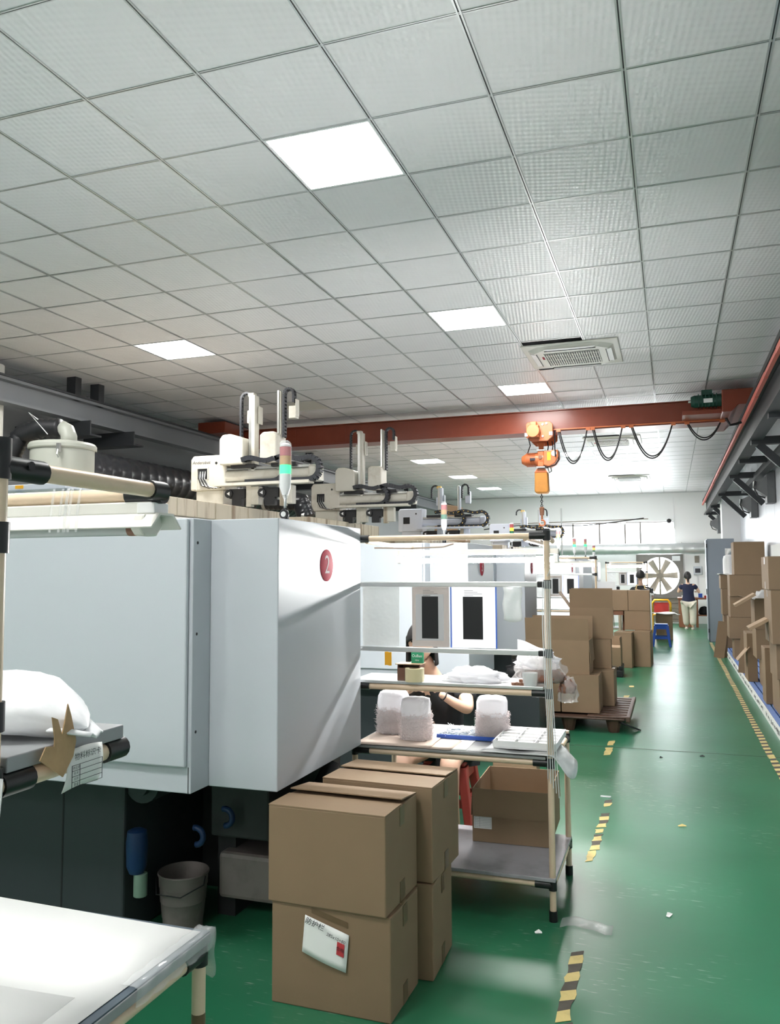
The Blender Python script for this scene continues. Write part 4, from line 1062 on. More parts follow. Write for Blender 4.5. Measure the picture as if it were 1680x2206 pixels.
lump('tail_parts', '', '', (-.475, 3.92, ZS1-.045), .038, .04, .045, MT['copper'], 6.1, .4, 12, parent=t, freq=6)
lump('bag_tail', '', '', (-.47, 3.92, ZS1-.085), .045, .05, .08, MT['film_brown'], 6.1, .4, 12, parent=t)
t = thing('clear_tub', 'small clear plastic tub by the right rack post', 'tub', (-.625, 3.785, ZS1))
B().lathe([(0, 0), (.032, 0), (.036, .058), (.034, .058), (.030, .002), (0, .002)], (-.625, 3.785, ZS1), 'z', 18).build('tub_wall', MT['film_thick'], t, smooth=30)
for k in range(7): B().cyl((-.645+.007*k, 3.775+.004*(k % 3), ZS1+.003), (-.647+.0075*k, 3.777, ZS1+.052), .003, n=6).build('pin', MT['steel'], t)
for k in range(9):
    x, y = -.70+.012*(k % 4)+.004*k, 3.775+.012*(k//4)
    tag(B().lathe([(.004, 0), (.010, 0), (.010, .012), (.004, .012)], (x, y, ZS1+(.0 if k < 6 else .012)), 'z', 10).build('copper_ring', MT['copper'], smooth=30), 'small copper-coloured ring in the heap beside the clear tub', 'ring', 'copper rings by the tub')

# ------------------------------------------------------------------ cardboard boxes
def carton(label, x0, x1, y0, y1, z0, h, rz=0, top='closed', group=None, tape=True, flapl=None, angs=(100, 115, 95, 120), inner_h=None, lift=(0, 0), side_tape=True, no=()):
    """top: closed | open (flaps up/out) ; angs: flap opening angle for front, back, left, right"""
    cx_, cy_ = (x0+x1)/2, (y0+y1)/2
    t = thing('cardboard_box', label, 'box', (cx_, cy_, z0), rz, group)
    w, d = (x1-x0)/2, (y1-y0)/2; th = .004
    b = B()
    if top == 'closed':
        b.box(-w, w, -d, d, 0, h-.004); b.build('body', MT['card'], t, local=True, bevel=.005)
    else:
        b.box(-w, w, -d, d, 0, .005).box(-w, w, -d, -d+th, .005, h).box(-w, w, d-th, d, .005, h).box(-w, -w+th, -d+th, d-th, .005, h).box(w-th, w, -d+th, d-th, .005, h)
        b.build('body', MT['card'], t, local=True)
        if inner_h: B().box(-w+.01, w-.01, -d+.01, d-.01, .006, inner_h).build('lining', MT['card_in'], t, local=True)
    fl = flapl or d*.98
    if top == 'closed':
        for s, lf in ((-1, lift[0]), (1, lift[1])):
            f = B().box(-w+.001, w-.001, 0, d-.004, 0, .0045)
            a = lf
            M = Matrix.Translation((0, s*d, h-.0045)) @ Matrix.Rotation(-s*a if s > 0 else a, 4, 'X') @ (Matrix.Rotation(PI, 4, 'Z') if s > 0 else Matrix.Identity(4))
            f.xf(M); f.build('flap', MT['card'], t, local=True)
        if tape:
            if not (lift[0] or lift[1]): B().box(-w-.0012, w+.0012, -.024, .024, h-.001, h+.0012).build('tape', MT['tape_clear'], t, local=True)
            if side_tape:
                for s in (-1, 1):
                    B().box(s*(w+.0012)-.0006, s*(w+.0012)+.0006, -.024, .024, h-.075, h-.006).build('tape', MT['tape_brown'], t, local=True)
                    B().box(s*(w+.0012)-.0006, s*(w+.0012)+.0006, -.024, .024, .004, .075).build('tape', MT['tape_brown'], t, local=True)
    else:
        for k, (nm, ang) in enumerate(zip('fblr', angs)):
            if nm in no: continue
            a = math.radians(ang)
            if nm in 'fb':
                L = fl; f = B().box(-w+.002, w-.002, 0, L, -.002, .002)
                s = -1 if nm == 'f' else 1
                M = Matrix.Translation((0, s*(d-.002), h)) @ (Matrix.Rotation(PI, 4, 'Z') if s > 0 else Matrix.Identity(4)) @ Matrix.Rotation(a, 4, 'X')
            else:
                L = fl; f = B().box(-d+.002, d-.002, 0, L, -.002, .002)
                s = -1 if nm == 'l' else 1
                M = Matrix.Translation((s*(w-.002), 0, h)) @ Matrix.Rotation(-PI/2 if s < 0 else PI/2, 4, 'Z') @ Matrix.Rotation(a, 4, 'X')
            f.xf(M); f.build('flap', MT['card'], t, local=True)
    return t
# four in the foreground
c1 = carton('front lower cardboard box with white handwritten note taped on it', -1.405, -.945, 2.755, 3.055, 0, .352, rz=-.02)
c2 = carton('lower cardboard box behind the one with the white note', -1.36, -.895, 3.07, 3.385, 0, .352, rz=.03)
c3 = carton('front upper cardboard box with slightly lifted top flap', -1.415, -.955, 2.745, 3.075, .354, .345, rz=-.035, lift=(0, .10))
c4 = carton('upper cardboard box behind, pushed against the rack side', -1.355, -.885, 3.10, 3.44, .354, .36, rz=-.05, lift=(0, .05))
# note on the lower front box
nt = B().grid(lambda u, v: (-.105+.17*u+.012*(1-v)-.0*u, -.1545-.006*math.sin(PI*u)*(v)-.002, .325-.135*v-.048*u+.006*v), 8, 6)
no_ = nt.build('note', MT['paper'], c1, local=True, smooth=0, solid=.0006)
B().grid(lambda u, v: (-.07+.14*u, -.152, .352-.02*v-.035*u), 2, 1).build('tape', MT['tape_brown'], c1, local=True, solid=.0004)
R = Vector((.17, -.006, -.048)).normalized(); U = Vector((.012, .0, .135)).normalized()
lettering('handwriting', '防护栏', .026, MT['ink'], no_, (-.055, -.1612, .298), R, U, .3)
lettering('handwriting', '285x10+80', .0165, MT['ink'], no_, (.028, -.1630, .262), R, U, .3)
B().add([(.03+dx, -.1622+.001, .208+dz) for dx, dz in ((0, 0), (.028, -.008), (.032, .036), (.004, .044))], [(0, 1, 2, 3)]).build('red_stamp', MT['red_label'], no_, local=True, solid=.0006)
lettering('stamp_text', '合格', .016, MT['ink'], no_, (.046, -.1640, .226), R, U)

# tall open box on the bottom shelf of the rack
ob = carton('open cardboard box with printed sticker standing on the bottom rack shelf', -.99, -.605, 4.13, 4.62, .19, .26, rz=.03, top='open', angs=(267, 266, 266, 268), flapl=.135)
st = B().box(-.185, -.095, -.2465, -.2455, .065, .13).build('sticker', MT['paper'], ob, local=True)
for k in range(7): B().box(-.18, -.10, -.2475, -.2465, .072+.008*k, .0728+.008*k).build('rule', MT['shelf_edge'], st, local=True)
for x in (-.18, -.155, -.10): B().box(x, x+.0008, -.2475, -.2465, .07, .122).build('rule', MT['shelf_edge'], st, local=True)
lettering('sticker_title', '物料标识卡', .008, MT['ink'], st, (-.14, -.2476, .1255), (1, 0, 0), (0, 0, 1))
carton('plain cardboard box on the floor behind the worker stool', -1.14, -.86, 5.3, 5.65, 0, .46, rz=.1)

# pallet with stacked boxes
t = thing('pallet', 'dark brown plastic pallet under the stacked boxes by the aisle', 'pallet', (-1.0, 8.75, 0))
B().box(-1.42, -.45, 8.08, 9.35, .125, .145).build('deck', MT['pallet_brown'], t, bevel=.01)
for k in range(9):
    y = 8.13+.145*k
    B().box(-.80, -.40, y-.045, y+.045, .145, .162).build('deck_rib', MT['pallet_brown'], t, bevel=.012)
B().box(-.44, -.40, 8.06, 9.37, .12, .168).build('lip', MT['pallet_brown'], t, bevel=.008)
for x in (-1.33, -.98, -.56):
    for y in (8.2, 8.7, 9.2): B().cyl((x, y, 0), (x, y, .13), .05, .08, n=10).build('pallet_foot', MT['pallet_brown'], t)
B().bar((-.5, 8.15, .1), (-.33, 8.32, .008), .04, .012).build('broken_slat', MT['dark'], t)
P0 = .163
carton('lower right box on the brown pallet with tape on its face', -1.05, -.69, 8.2, 8.62, P0, .36)
carton('lower left box on the brown pallet, behind the grid tray', -1.425, -1.06, 8.2, 8.6, P0, .36)
carton('box at the back of the pallet beside the lower right one', -1.0, -.58, 8.68, 9.1, P0, .36)
carton('large box with upright front flap in the middle of the pallet stack', -1.40, -.78, 8.24, 8.66, P0+.362, .33, top='open', angs=(98, 100, 264, 266), flapl=.22, no=('l',))
carton('middle box supporting the topmost open box on the pallet', -1.0, -.62, 8.82, 9.2, P0+.362, .30, rz=.05)
carton('topmost open box of the pallet stack with flaps standing up', -1.04, -.60, 8.84, 9.24, P0+.664, .32, top='open', angs=(97, 80, 125, 266), flapl=.20, rz=.06)
carton('box lying behind the pallet stack on the left', -1.41, -1.05, 8.8, 9.3, P0, .62)
# next group along the aisle
carton('tall plain box on the floor before the blue stool, left of two', -.87, -.60, 13.5, 14.0, 0, .55, rz=-.08)
carton('tall plain box on the floor before the blue stool, right of two', -.585, -.33, 13.7, 14.2, 0, .56, rz=-.06)
carton('small open box on the floor right of the pallet stack', -.98, -.72, 12.3, 12.7, .16, .26, top='open', angs=(10, 90, 170, 85), flapl=.14)
tag(B().box(-1.0, -.70, 12.28, 12.72, 0, .10).box(-1.0, -.95, 12.28, 12.72, .10, .16).box(-.75, -.70, 12.28, 12.72, .10, .16).build('riser_block', MT['dark'], bevel=.01), 'dark riser block under the small open box', 'block')
carton('wide box resting on the two tall floor boxes', -.745, -.345, 13.95, 14.35, .562, .31, tape=False)
carton('upper left small box on the wide box', -.97, -.685, 13.95, 14.3, .874, .33, tape=False)
carton('upper right small box on the wide box', -.68, -.345, 13.95, 14.3, .874, .33, tape=False)
tag(B().box(-1.3, -.76, 13.98, 14.4, .80, .87).box(-1.28, -1.22, 14.0, 14.38, 0, .80).box(-.80, -.765, 14.36, 14.39, .0, .80).build('small_bench', MT['wood'], bevel=.005), 'narrow dark bench behind the tall floor boxes', 'bench')
carton('grey cardboard box with cloth-covered top behind the blue stool', -.35, .0, 19.0, 19.5, 0, .56, tape=False)
tag(B().grid(lambda u, v: (-.52+.68*u, 18.95+.6*v, .575+.012*math.sin(8*u+3*v)-.03*(u > .9)*1.0), 12, 6).build('white_cloth', MT['paper'], smooth=0, solid=.008), 'white sheet lying over the box behind the blue stool', 'cloth')

# right side: blue slatted platform with cartons
t = thing('slatted_platform', 'long blue slatted platform with white edge along the right wall', 'platform', (1.2, 11, 0))
B().box(.885, .90, 5.5, 17.4, 0, .10).build('edge_board', MT['paper'], t)
rn = random.Random(8); eb = B()
for k in range(150):
    y = 5.6+k*.078; 
    if rn.random() < .7: eb.box(.8835, .885, y, y+rn.uniform(.02, .05), .03+rn.uniform(0, .02), .06+rn.uniform(0, .02))
tag(eb.build('edge_print', MT['ink'], t), kind='stuff')
for k in range(8):
    x = .91+.073*k
    B().box(x, x+.055, 5.5, 17.4, .07, .092).build('slat', MT['blue_pallet'], t, bevel=.004)
for k in range(13): B().box(.90, XR-.02, 5.6+.95*k, 5.7+.95*k, 0, .07).build('bearer', MT['blue'], t)
Z0 = .093
# nearest column
carton('bottom box of the nearest right-hand column', .98, 1.46, 9.0, 9.6, Z0, .36, tape=False)
carton('second box up in the nearest right-hand column', .96, 1.45, 8.95, 9.55, Z0+.362, .35, tape=False)
carton('large box with side flap in the nearest right-hand column', .92, 1.46, 8.85, 9.5, Z0+.714, .53, top='closed')
carton('top box of the nearest right-hand column', .905, 1.46, 8.85, 9.5, Z0+1.246, .33)
carton('narrow box at the front of the platform below the flap', .93, 1.12, 9.75, 10.1, Z0, .60, tape=False)
for (p0, p1, lb) in (((.74, 9.3, .93), (.92, 9.3, 1.03), 'loose cardboard flap sticking out over the aisle, middle height'), ((.72, 10.9, 1.10), (.95, 10.9, 1.24), 'loose cardboard flap sticking out over the aisle beside the plastic bag'),
                     ((.78, 11.7, .36), (.93, 11.7, .54), 'thin cardboard strip leaning low over the platform')):
    tag(B().bar(p0, p1, .30, .03 if 'thin' not in lb else .008, (0, 0, 1)).build('cardboard_flap', MT['card_in']), lb, 'cardboard')
# second column
carton('lower box of the second right-hand column', 1.03, 1.35, 11.0, 11.5, Z0, .35, tape=False)
carton('middle box of the second right-hand column', .96, 1.32, 11.0, 11.5, Z0+.352, .36, tape=False)
carton('open upper box of the second right-hand column holding a plastic bag', .955, 1.30, 11.0, 11.5, Z0+.714, .36, top='open', angs=(172, 172, 165, 172), flapl=.15)
carton('slim box beside the second right-hand column', .90, 1.02, 11.6, 12.1, Z0, .62, tape=False)
lump('plastic_bag', 'crumpled clear plastic bag in the open box on the right', 'bag', (1.12, 11.2, Z0+.99), .15, .12, .15, MT['film_thick'], 3.3, .35)
# third column, four high
carton('bottom box of the tall third right-hand column', .93, 1.18, 14.4, 14.9, Z0, .33, tape=False)
carton('second box from the bottom of the tall third right-hand column', .86, 1.27, 14.35, 14.9, Z0+.332, .34, tape=False)
carton('middle box of the tall third right-hand column', .885, 1.27, 14.35, 14.9, Z0+.674, .335, tape=False)
carton('long box second from the top of the tall third right-hand column', .885, 1.40, 14.3, 14.85, Z0+1.011, .345, tape=False)
carton('big top box of the tall third right-hand column', .96, 1.42, 14.3, 14.85, Z0+1.358, .53, tape=False)
# fourth column in the back
carton('box under the white sheet in the far right-hand column', .90, 1.2, 16.4, 16.9, Z0, .60, tape=False)
carton('middle box of the far right-hand column', .88, 1.2, 16.4, 16.9, Z0+.602, .48, tape=False)
carton('top box of the far right-hand column with white sheet', .86, 1.2, 16.4, 16.9, Z0+1.084, .26, tape=False)
tag(B().grid(lambda u, v: (.82+.34*u, 16.38+.5*v, Z0+1.352+.014*math.sin(9*u+4*v)), 8, 5).build('white_sheet', MT['paper'], smooth=0, solid=.004), 'white sheet folded over the far right-hand boxes', 'sheet')
t = thing('wrapped_roll', 'white wrapped roll tied at the top beside the big top box', 'roll', (1.03, 16.65, Z0+1.36))
B().lathe([(0, 0), (.10, 0), (.105, .05), (.105, .27), (.09, .33), (.04, .36)], (1.03, 16.65, Z0+1.362), 'z', 16).build('wrap', MT['plastic_white'], t, smooth=40)
B().grid(lambda u, v: (1.03-.06+.12*u*(0.3+v), 16.65+.02*math.sin(7*u), Z0+1.70+.14*v), 5, 4).build('tie', MT['paper'], t, smooth=0, solid=.003)
for k, (y, lean) in enumerate(((15.4, .10), (15.55, .05), (12.5, .06))):
    b = B().bar(((.74, .80, .93)[k], y, .004 if k < 2 else .095), ((.74, .80, .93)[k]+lean, y+.12, .62 if k < 2 else .62), .17, .008, (0, 1, 0))
    tag(b.build('flat_cardboard', MT['card']), ['flattened cardboard sheet leaning against the platform, outer one', 'flattened cardboard sheet leaning against the platform, inner one', 'flattened cardboard sheet leaning at the second right-hand column'][k], 'cardboard')
tag(B().box(.93, 1.10, 17.5, 17.8, 0, .10).box(.95, 1.08, 17.55, 17.75, .10, .16).build('blue_crate', MT['blue'], bevel=.01), 'small blue crate on the floor by the grey cabinet', 'crate')
tag(B().box(1.44, XR, 12.5, 13.6, 1.2, 1.9).build('wall_board', MT['paper']), 'white board fixed on the right wall above the boxes', 'board')
# grey cabinet
t = thing('steel_cabinet', 'tall blue-grey steel cabinet at the end of the right side', 'cabinet', (.99, 18.95, 0))
B().box(.735, 1.275, 18.76, 19.25, 0, 2.19).build('carcass', MT['cab_grey'], t, bevel=.008)
B().box(.712, .733, 18.74, 19.26, .03, 2.17).build('door', MT['cab_grey'], t, bevel=.006)
for z in (.2, 2.0): B().cyl((.725, 18.735, z), (.725, 18.735, z+.08), .012, n=8).build('hinge', MT['runway'], t)
B().box(.70, .712, 18.80, 18.82, 1.0, 1.12).build('handle', MT['dark'], t)
# wall floodlights
for k, (y, z) in enumerate(((13.4, 2.76), (16.0, 2.70), (23.2, 2.72))):
    t = thing('wall_floodlight', ['grey wall floodlight, nearest, on the right wall', 'grey wall floodlight, middle of three, on the right wall', 'grey wall floodlight, farthest, beside the last runway bracket'][k], 'floodlight', (XR-.1, y, z-.2), group='floodlights on the right wall')
    x = XR-.005 if k < 2 else XR-.2
    B().box(x-.12, x, y-.16, y+.16, z-.24, z+.24).build('housing', MT['lamp_grey'], t, bevel=.01)
    b = B(); a = [(x-.12, y-.15, z-.14), (x-.12, y+.15, z-.14), (x-.12, y+.15, z+.16), (x-.12, y-.15, z+.16)]; c = [(x-.27, y-.09, z-.02), (x-.27, y+.09, z-.02), (x-.25, y+.09, z+.10), (x-.25, y-.09, z+.10)]
    b.add(a+c, [(0, 1, 2, 3), (4, 5, 6, 7), (0, 1, 5, 4), (1, 2, 6, 5), (2, 3, 7, 6), (3, 0, 4, 7)]); b.build('reflector', MT['lamp_grey'], t)
    B().box(x-.285, x-.27, y-.09, y+.09, z-.03, z+.10).build('glass_front', MT['steel'], t)
    B().tube([(x-.27, y-.1, z+.1), (x-.29, y-.1, z+.0), (x-.24, y-.1, z-.12), (x-.14, y-.1, z-.16)], .012, 6).build('bracket', MT['dark'], t)
    if k == 2: B().box(x, XR, y-.04, y+.04, z-.04, z+.04).build('wall_arm', MT['runway'], t)

# ------------------------------------------------------------------ far end
t = thing('exhaust_fan', 'large square exhaust fan with six blades in the back wall', 'fan', (FX, YB, FZ-FS))
b = B(); R0 = .53
n = 40
vs = []; fs = []
for k in range(n):
    a = 2*PI*k/n; c, s = math.cos(a), math.sin(a)
    vs.append((FX+R0*c, YB-.06, FZ+R0*s))
for k in range(n):
    a = 2*PI*k/n; c, s = math.cos(a), math.sin(a); q = .62/max(abs(c), abs(s))
    vs.append((FX+q*c, YB-.06, FZ+q*s))
fs = [(k, (k+1) % n, n+(k+1) % n, n+k) for k in range(n)]
b.add(vs, fs); b.build('front_plate', MT['fan_frame'], t, solid=.02)
B().box(FX-.64, FX-.60, YB-.10, YB, FZ-.62, FZ+.62).box(FX+.60, FX+.64, YB-.10, YB, FZ-.62, FZ+.62).box(FX-.64, FX+.64, YB-.10, YB, FZ+.60, FZ+.64).box(FX-.64, FX+.64, YB-.10, YB, FZ-.64, FZ-.60).build('casing', MT['fan_frame'], t)
B().lathe([(R0, -.05), (R0, .16)], (FX, YB, FZ), 'y', 40).build('shroud', MT['plastic_white'], t, smooth=40)
B().cyl((FX, YB-.05, FZ), (FX, YB+.10, FZ), .075, n=20).build('hub', MT['fan_metal'], t, smooth=40)
for k in range(6):
    a = 2*PI*k/6+.02
    f = B().add([(.06, -.02, -.055), (.06, .03, .055), (.49, -.02, -.095), (.49, .035, .095), (.06, -.014, -.055), (.06, .036, .055), (.49, -.014, -.095), (.49, .041, .095)],
                [(0, 2, 3, 1), (4, 5, 7, 6), (0, 1, 5, 4), (2, 6, 7, 3), (0, 4, 6, 2), (1, 3, 7, 5)])
    f.xf(Matrix.Translation((FX, YB+.03, FZ)) @ Matrix.Rotation(-a, 4, 'Y')); f.build('blade', MT['fan_metal'], t)
B().box(FX-.025, FX+.025, YB-.04, YB-.015, FZ-R0, FZ+R0).build('mount_bar', MT['fan_metal'], t)
B().box(FX+.34, FX+.56, YB-.075, YB-.07, FZ+.42, FZ+.56).build('spec_plate', MT['plastic_white'], t)
t = thing('louvre_panel', 'grey corrugated sheet panel under the exhaust fan', 'panel', (-.2, YB-.1, 0))
for k in range(9): B().box(-.95, .35, YB-.05-.012*(k % 2), YB-.001, .05+.075*k, .12+.075*k).build('slat', MT['fan_metal'], t)
t = duct('silver spiral duct crossing the back wall above the fan', [(-5.5, YB-.45, 2.12), (1.2, YB-.45, 2.12)], .16, .30, MT['galv'])
for x in (-4.5, -2.2, .3): B().box(x-.01, x+.01, YB-.45, YB, 2.28, 2.30).box(x-.01, x+.01, YB-.46, YB-.44, 2.12, 2.30).build('bracket', MT['steel'], t)
t = thing('pipe_post', 'thin pale upright pipe with crossbar in front of the back windows', 'post', (-3.2, 20.9, 0))
B().cyl((-2.6, 21, 0), (-2.6, 21, 3.1), .02, n=8).build('upright', MT['alu'], t)
B().cyl((-4.6, 21, 2.72), (-.5, 21, 2.78), .012, n=6).build('crossbar', MT['fan_metal'], t)
B().tube([(-4.6+.5*k, 20.98, 2.60+.05*math.sin(k*.9)+.02*k) for k in range(9)], .014, 6).build('sagging_cable', MT['rubber'], t, smooth=0)
B().cyl((-4.4, 21, 0), (-4.4, 21, 2.72), .015, n=8).build('upright', MT['alu'], t)
t = thing('security_camera', 'tiny white and black security camera on the back wall', 'camera', (.1, YB-.1, 2.75))
B().cyl((.1, YB, 2.9), (.1, YB-.12, 2.9), .025).build('mount', MT['plastic_white'], t)
B().lathe([(0, -.09), (.06, -.08), (.07, 0), (.06, .03), (0, .03)], (-.02, YB-.15, 2.92), 'y', 12).build('camera_head', MT['dark'], t, smooth=40)
B().box(.10, .13, YB-.02, YB, 2.7, 3.6).build('conduit', MT['plastic_white'], t)
t = thing('wall_controller', 'white control box on the back wall beside the standing woman', 'control box', (.72, YB-.1, 1.3))
B().box(.60, .82, YB-.10, YB, 1.38, 1.62).build('case', MT['mach'], t, bevel=.01)
B().box(.64, .78, YB-.105, YB-.1, 1.44, 1.56).build('display', MT['screen'], t)
B().box(.64, .76, YB-.04, YB, 1.72, 1.92).build('switch_plate', MT['fan_metal'], t)
B().cyl((.7, YB-.03, 0.8), (.7, YB-.03, 1.38), .012, n=8).build('conduit', MT['plastic_white'], t)
# wooden desk
t = thing('wooden_desk', 'dark red-brown wooden desk in front of the standing woman', 'desk', (.7, 23.6, 0))
B().box(.14, 1.3, 23.2, 24.0, .74, .78).build('desktop', MT['wood'], t, bevel=.005)
B().box(.16, .50, 23.25, 23.95, 0, .74).build('drawer_pedestal', MT['wood'], t, bevel=.005)
for x in (.62, 1.26): B().box(x-.03, x+.03, 23.25, 23.31, 0, .74).build('desk_leg', MT['wood'], t)
B().box(.6, 1.28, 23.25, 23.9, .30, .33).build('lower_shelf', MT['wood'], t)
for k, (x, y, w, h, m_, lb) in enumerate(((.3, 23.4, .10, .05, 'paper', 'white stack of papers on the wooden desk'), (.88, 23.35, .14, .05, 'red', 'flat red box on the wooden desk, left of two'), (1.06, 23.45, .12, .09, 'red', 'taller red box on the wooden desk, right of two'), (.72, 23.5, .10, .10, 'blue', 'small blue box on the wooden desk'))):
    tag(B().box(x-w/2, x+w/2, y-.06, y+.06, .78, .78+h).box(x-w/2-.004, x+w/2+.004, y-.064, y+.064, .78+h, .79+h).build('desk_item', MT[m_], bevel=.004), lb, 'box')
for k in range(2): lump('black_bag', 'dark bag on the shelf under the wooden desk, %s one' % ('left' if k == 0 else 'right'), 'bag', (.80+.28*k, 23.55, .33), .13, .14, .16, MT['cloth_black'], 5.5+k, .2, 10)
# blue stool
def stool(label, x, y, m_, h=.46, w=.28, group=None):
    t = thing('plastic_stool', label, 'stool', (x, y, 0), group=group)
    s = w/2-.02
    B().box(-s, s, -s, s, h-.03, h).build('seat', m_, t, local=True, bevel=.015)
    for sx in (-1, 1):
        for sy_ in (-1, 1):
            b = B(); c0 = Vector((sx*(s-.02), sy_*(s-.02), h-.03)); c1_ = Vector((sx*(s+.035), sy_*(s+.035), 0))
            vs = [c0+Vector((a*.03, q*.03, 0)) for a, q in ((-1, -1), (1, -1), (1, 1), (-1, 1))]+[c1_+Vector((a*.022, q*.022, 0)) for a, q in ((-1, -1), (1, -1), (1, 1), (-1, 1))]
            b.add(vs, [(0, 1, 2, 3), (4, 5, 6, 7), (0, 1, 5, 4), (1, 2, 6, 5), (2, 3, 7, 6), (3, 0, 4, 7)]); b.build('leg', m_, t, local=True, bevel=.006)
    for k in range(4):
        b = B().box(-s-.0, s+.0, -s-.018, -s+.002, h*.34, h*.46).box(-s+.02, s-.02, -s-.006, -s+.006, h-.10, h-.03); b.xf(Matrix.Rotation(k*PI/2, 4, 'Z')); b.build('apron', m_, t, local=True)
    return t
stool('bright blue plastic stool standing by the aisle', -.22, 17.45, MT['blue'], .45, .30)
stool('red plastic stool under the seated worker behind the centre rack', -1.33, 4.98, MT['red_stool'], .40, .30)
# yellow chair at the far end
t = thing('plastic_chair', 'yellow plastic chair with red cloth behind the covered box', 'chair', (-.24, 21.2, 0))
B().box(-.48, -.02, 21.0, 21.4, .42, .46).build('seat', MT['yellow'], t, bevel=.015)
for x in (-.46, -.04):
    for y in (21.02, 21.38): B().cyl((x, y, 0), (x, y, .43), .02, n=8).build('leg', MT['yellow'], t)
b = B().tube([(-.46, 21.03, .45), (-.46, 20.99, .72), (-.40, 20.98, .80), (-.10, 20.98, .80), (-.04, 20.99, .72), (-.04, 21.03, .45)], .028, 8); b.build('backrest_frame', MT['yellow'], t, smooth=0)
B().box(-.42, -.08, 20.985, 21.0, .50, .74).build('back_cloth', MT['red'], t)
# far bench with its clutter
t = thing('work_bench', 'cluttered white work bench behind the stacked boxes', 'bench', (-1.2, 16.8, 0))
B().box(-1.9, -.95, 16.95, 17.5, .90, .93).build('bench_top', MT['paper'], t)
for x in (-1.85, -1.0):
    for y in (17.0, 17.45): B().cyl((x, y, 0), (x, y, .90), .02, n=8).build('leg', MT['cream_pipe'], t)
B().box(-1.6, -1.1, 17.46, 17.49, .93, 1.30).build('back_board', MT['paper'], t)
t = thing('thermos', 'dark brown thermos bottle on the cluttered white bench', 'bottle', (-1.02, 17.1, .93))
B().lathe([(0, .93), (.042, .93), (.042, 1.13), (.03, 1.15), (0, 1.15)], (-1.02, 17.1, 0), 'z', 14).build('bottle_body', MT['brown_carton'], t, smooth=30)
B().lathe([(.032, 1.15), (.034, 1.20), (0, 1.21)], (-1.02, 17.1, 0), 'z', 14).build('cap', MT['dark'], t, smooth=30)
tag(B().lathe([(0, 0), (.035, 0), (.045, .11), (.04, .11), (.03, .005), (0, .005)], (-1.16, 17.1, .93), 'z', 14).build('orange_cup', MT['orange_cloth'], smooth=30), 'orange cup left of the dark thermos on the bench', 'cup')
tag(B().lathe([(0, 0), (.05, 0), (.09, .04), (.085, .04), (.045, .006), (0, .006)], (-1.34, 17.15, .93), 'z', 14).build('dark_bowl', MT['dark'], smooth=30), 'small dark bowl on the cluttered white bench', 'bowl')
tag(B().box(-1.8, -1.5, 17.0, 17.3, .93, .97).box(-1.78, -1.52, 17.02, 17.28, .97, .975).build('blue_tray', MT['blue_edge'], bevel=.004), 'bright blue tray at the left of the white bench', 'tray')
tag(B().box(-.62, -.45, 18.55, 18.75, 1.03, 1.12).box(-.43, -.38, 18.55, 18.75, 1.03, 1.13).build('small_carton', MT['dark'], bevel=.004), 'small dark and cream carton in front of the seated man', 'carton')
tag(B().box(-.82, -.37, 18.45, 18.85, .99, 1.03).box(-.80, -.77, 18.5, 18.8, 0, .99).box(-.45, -.42, 18.5, 18.8, 0, .99).build('side_table', MT['paper']), 'narrow white stand in front of the seated man', 'table')

# ------------------------------------------------------------------ near-left workstation
NX = -.92
ws = thing('workstation_rack', 'cream pipe workstation rack at the left edge of the picture', 'rack', (NX-.5, .93, 0))
pipe(ws, (NX, .93, .03), (NX, .93, 1.735), 'post')
B().cyl((NX, .93, 0), (NX, .93, .045), PR*1.35, n=12).build('rubber_foot', MT['black_joint'], ws, smooth=40)
joint(ws, (NX, .93, 1.715), (0, 0, 1), .06, PR*1.3); joint(ws, (NX, .975, 1.703), (0, 1, 0), .085, PR*1.3)
B().cyl((NX+.019, .972, 1.708), (NX+.023, .972, 1.708), .007, n=10).build('bolt', MT['rubber'], ws)
pipe(ws, (NX, .94, 1.703), (NX, 1.30, 1.703), 'top_arm')
joint(ws, (NX, 1.315, 1.703), (0, 1, 0), .045, PR*1.3)
pipe(ws, (NX, 1.335, 1.698), (NX-1.3, 1.335, 1.698), 'cross_pipe'); joint(ws, (NX-.035, 1.335, 1.698), (1, 0, 0), .08, PR*1.3)
joint(ws, (NX, .93, 1.60), (0, 0, 1), .045, PR*1.3); joint(ws, (NX, .93, 1.345), (0, 0, 1), .042, PR*1.32)
joint(ws, (NX, .93, 1.248), (0, 0, 1), .05, PR*1.3); joint(ws, (NX, .975, 1.245), (0, 1, 0), .06, PR*1.3)
pipe(ws, (NX, .94, 1.245), (NX, 1.20, 1.245), 'shelf_arm'); joint(ws, (NX, 1.20, 1.245), (0, 1, 0), .05, PR*1.32)
for x in (NX-1.2,):
    pipe(ws, (x, .93, .03), (x, .93, 1.735), 'post'); pipe(ws, (x, .94, 1.703), (x, 1.32, 1.703), 'top_arm'); pipe(ws, (x, .94, 1.245), (x, 1.20, 1.245), 'shelf_arm')
pipe(ws, (NX, .93, 1.60), (NX-1.2, .93, 1.60), 'cross_pipe')
B().box(NX-1.2, NX+.012, .95, 1.215, 1.262, 1.285).build('shelf_board', MT['shelf_grey'], ws, bevel=.002)
B().box(NX-.06, NX-.025, .945, .955, 1.255, 1.285).build('chipboard_end', MT['card'], ws)
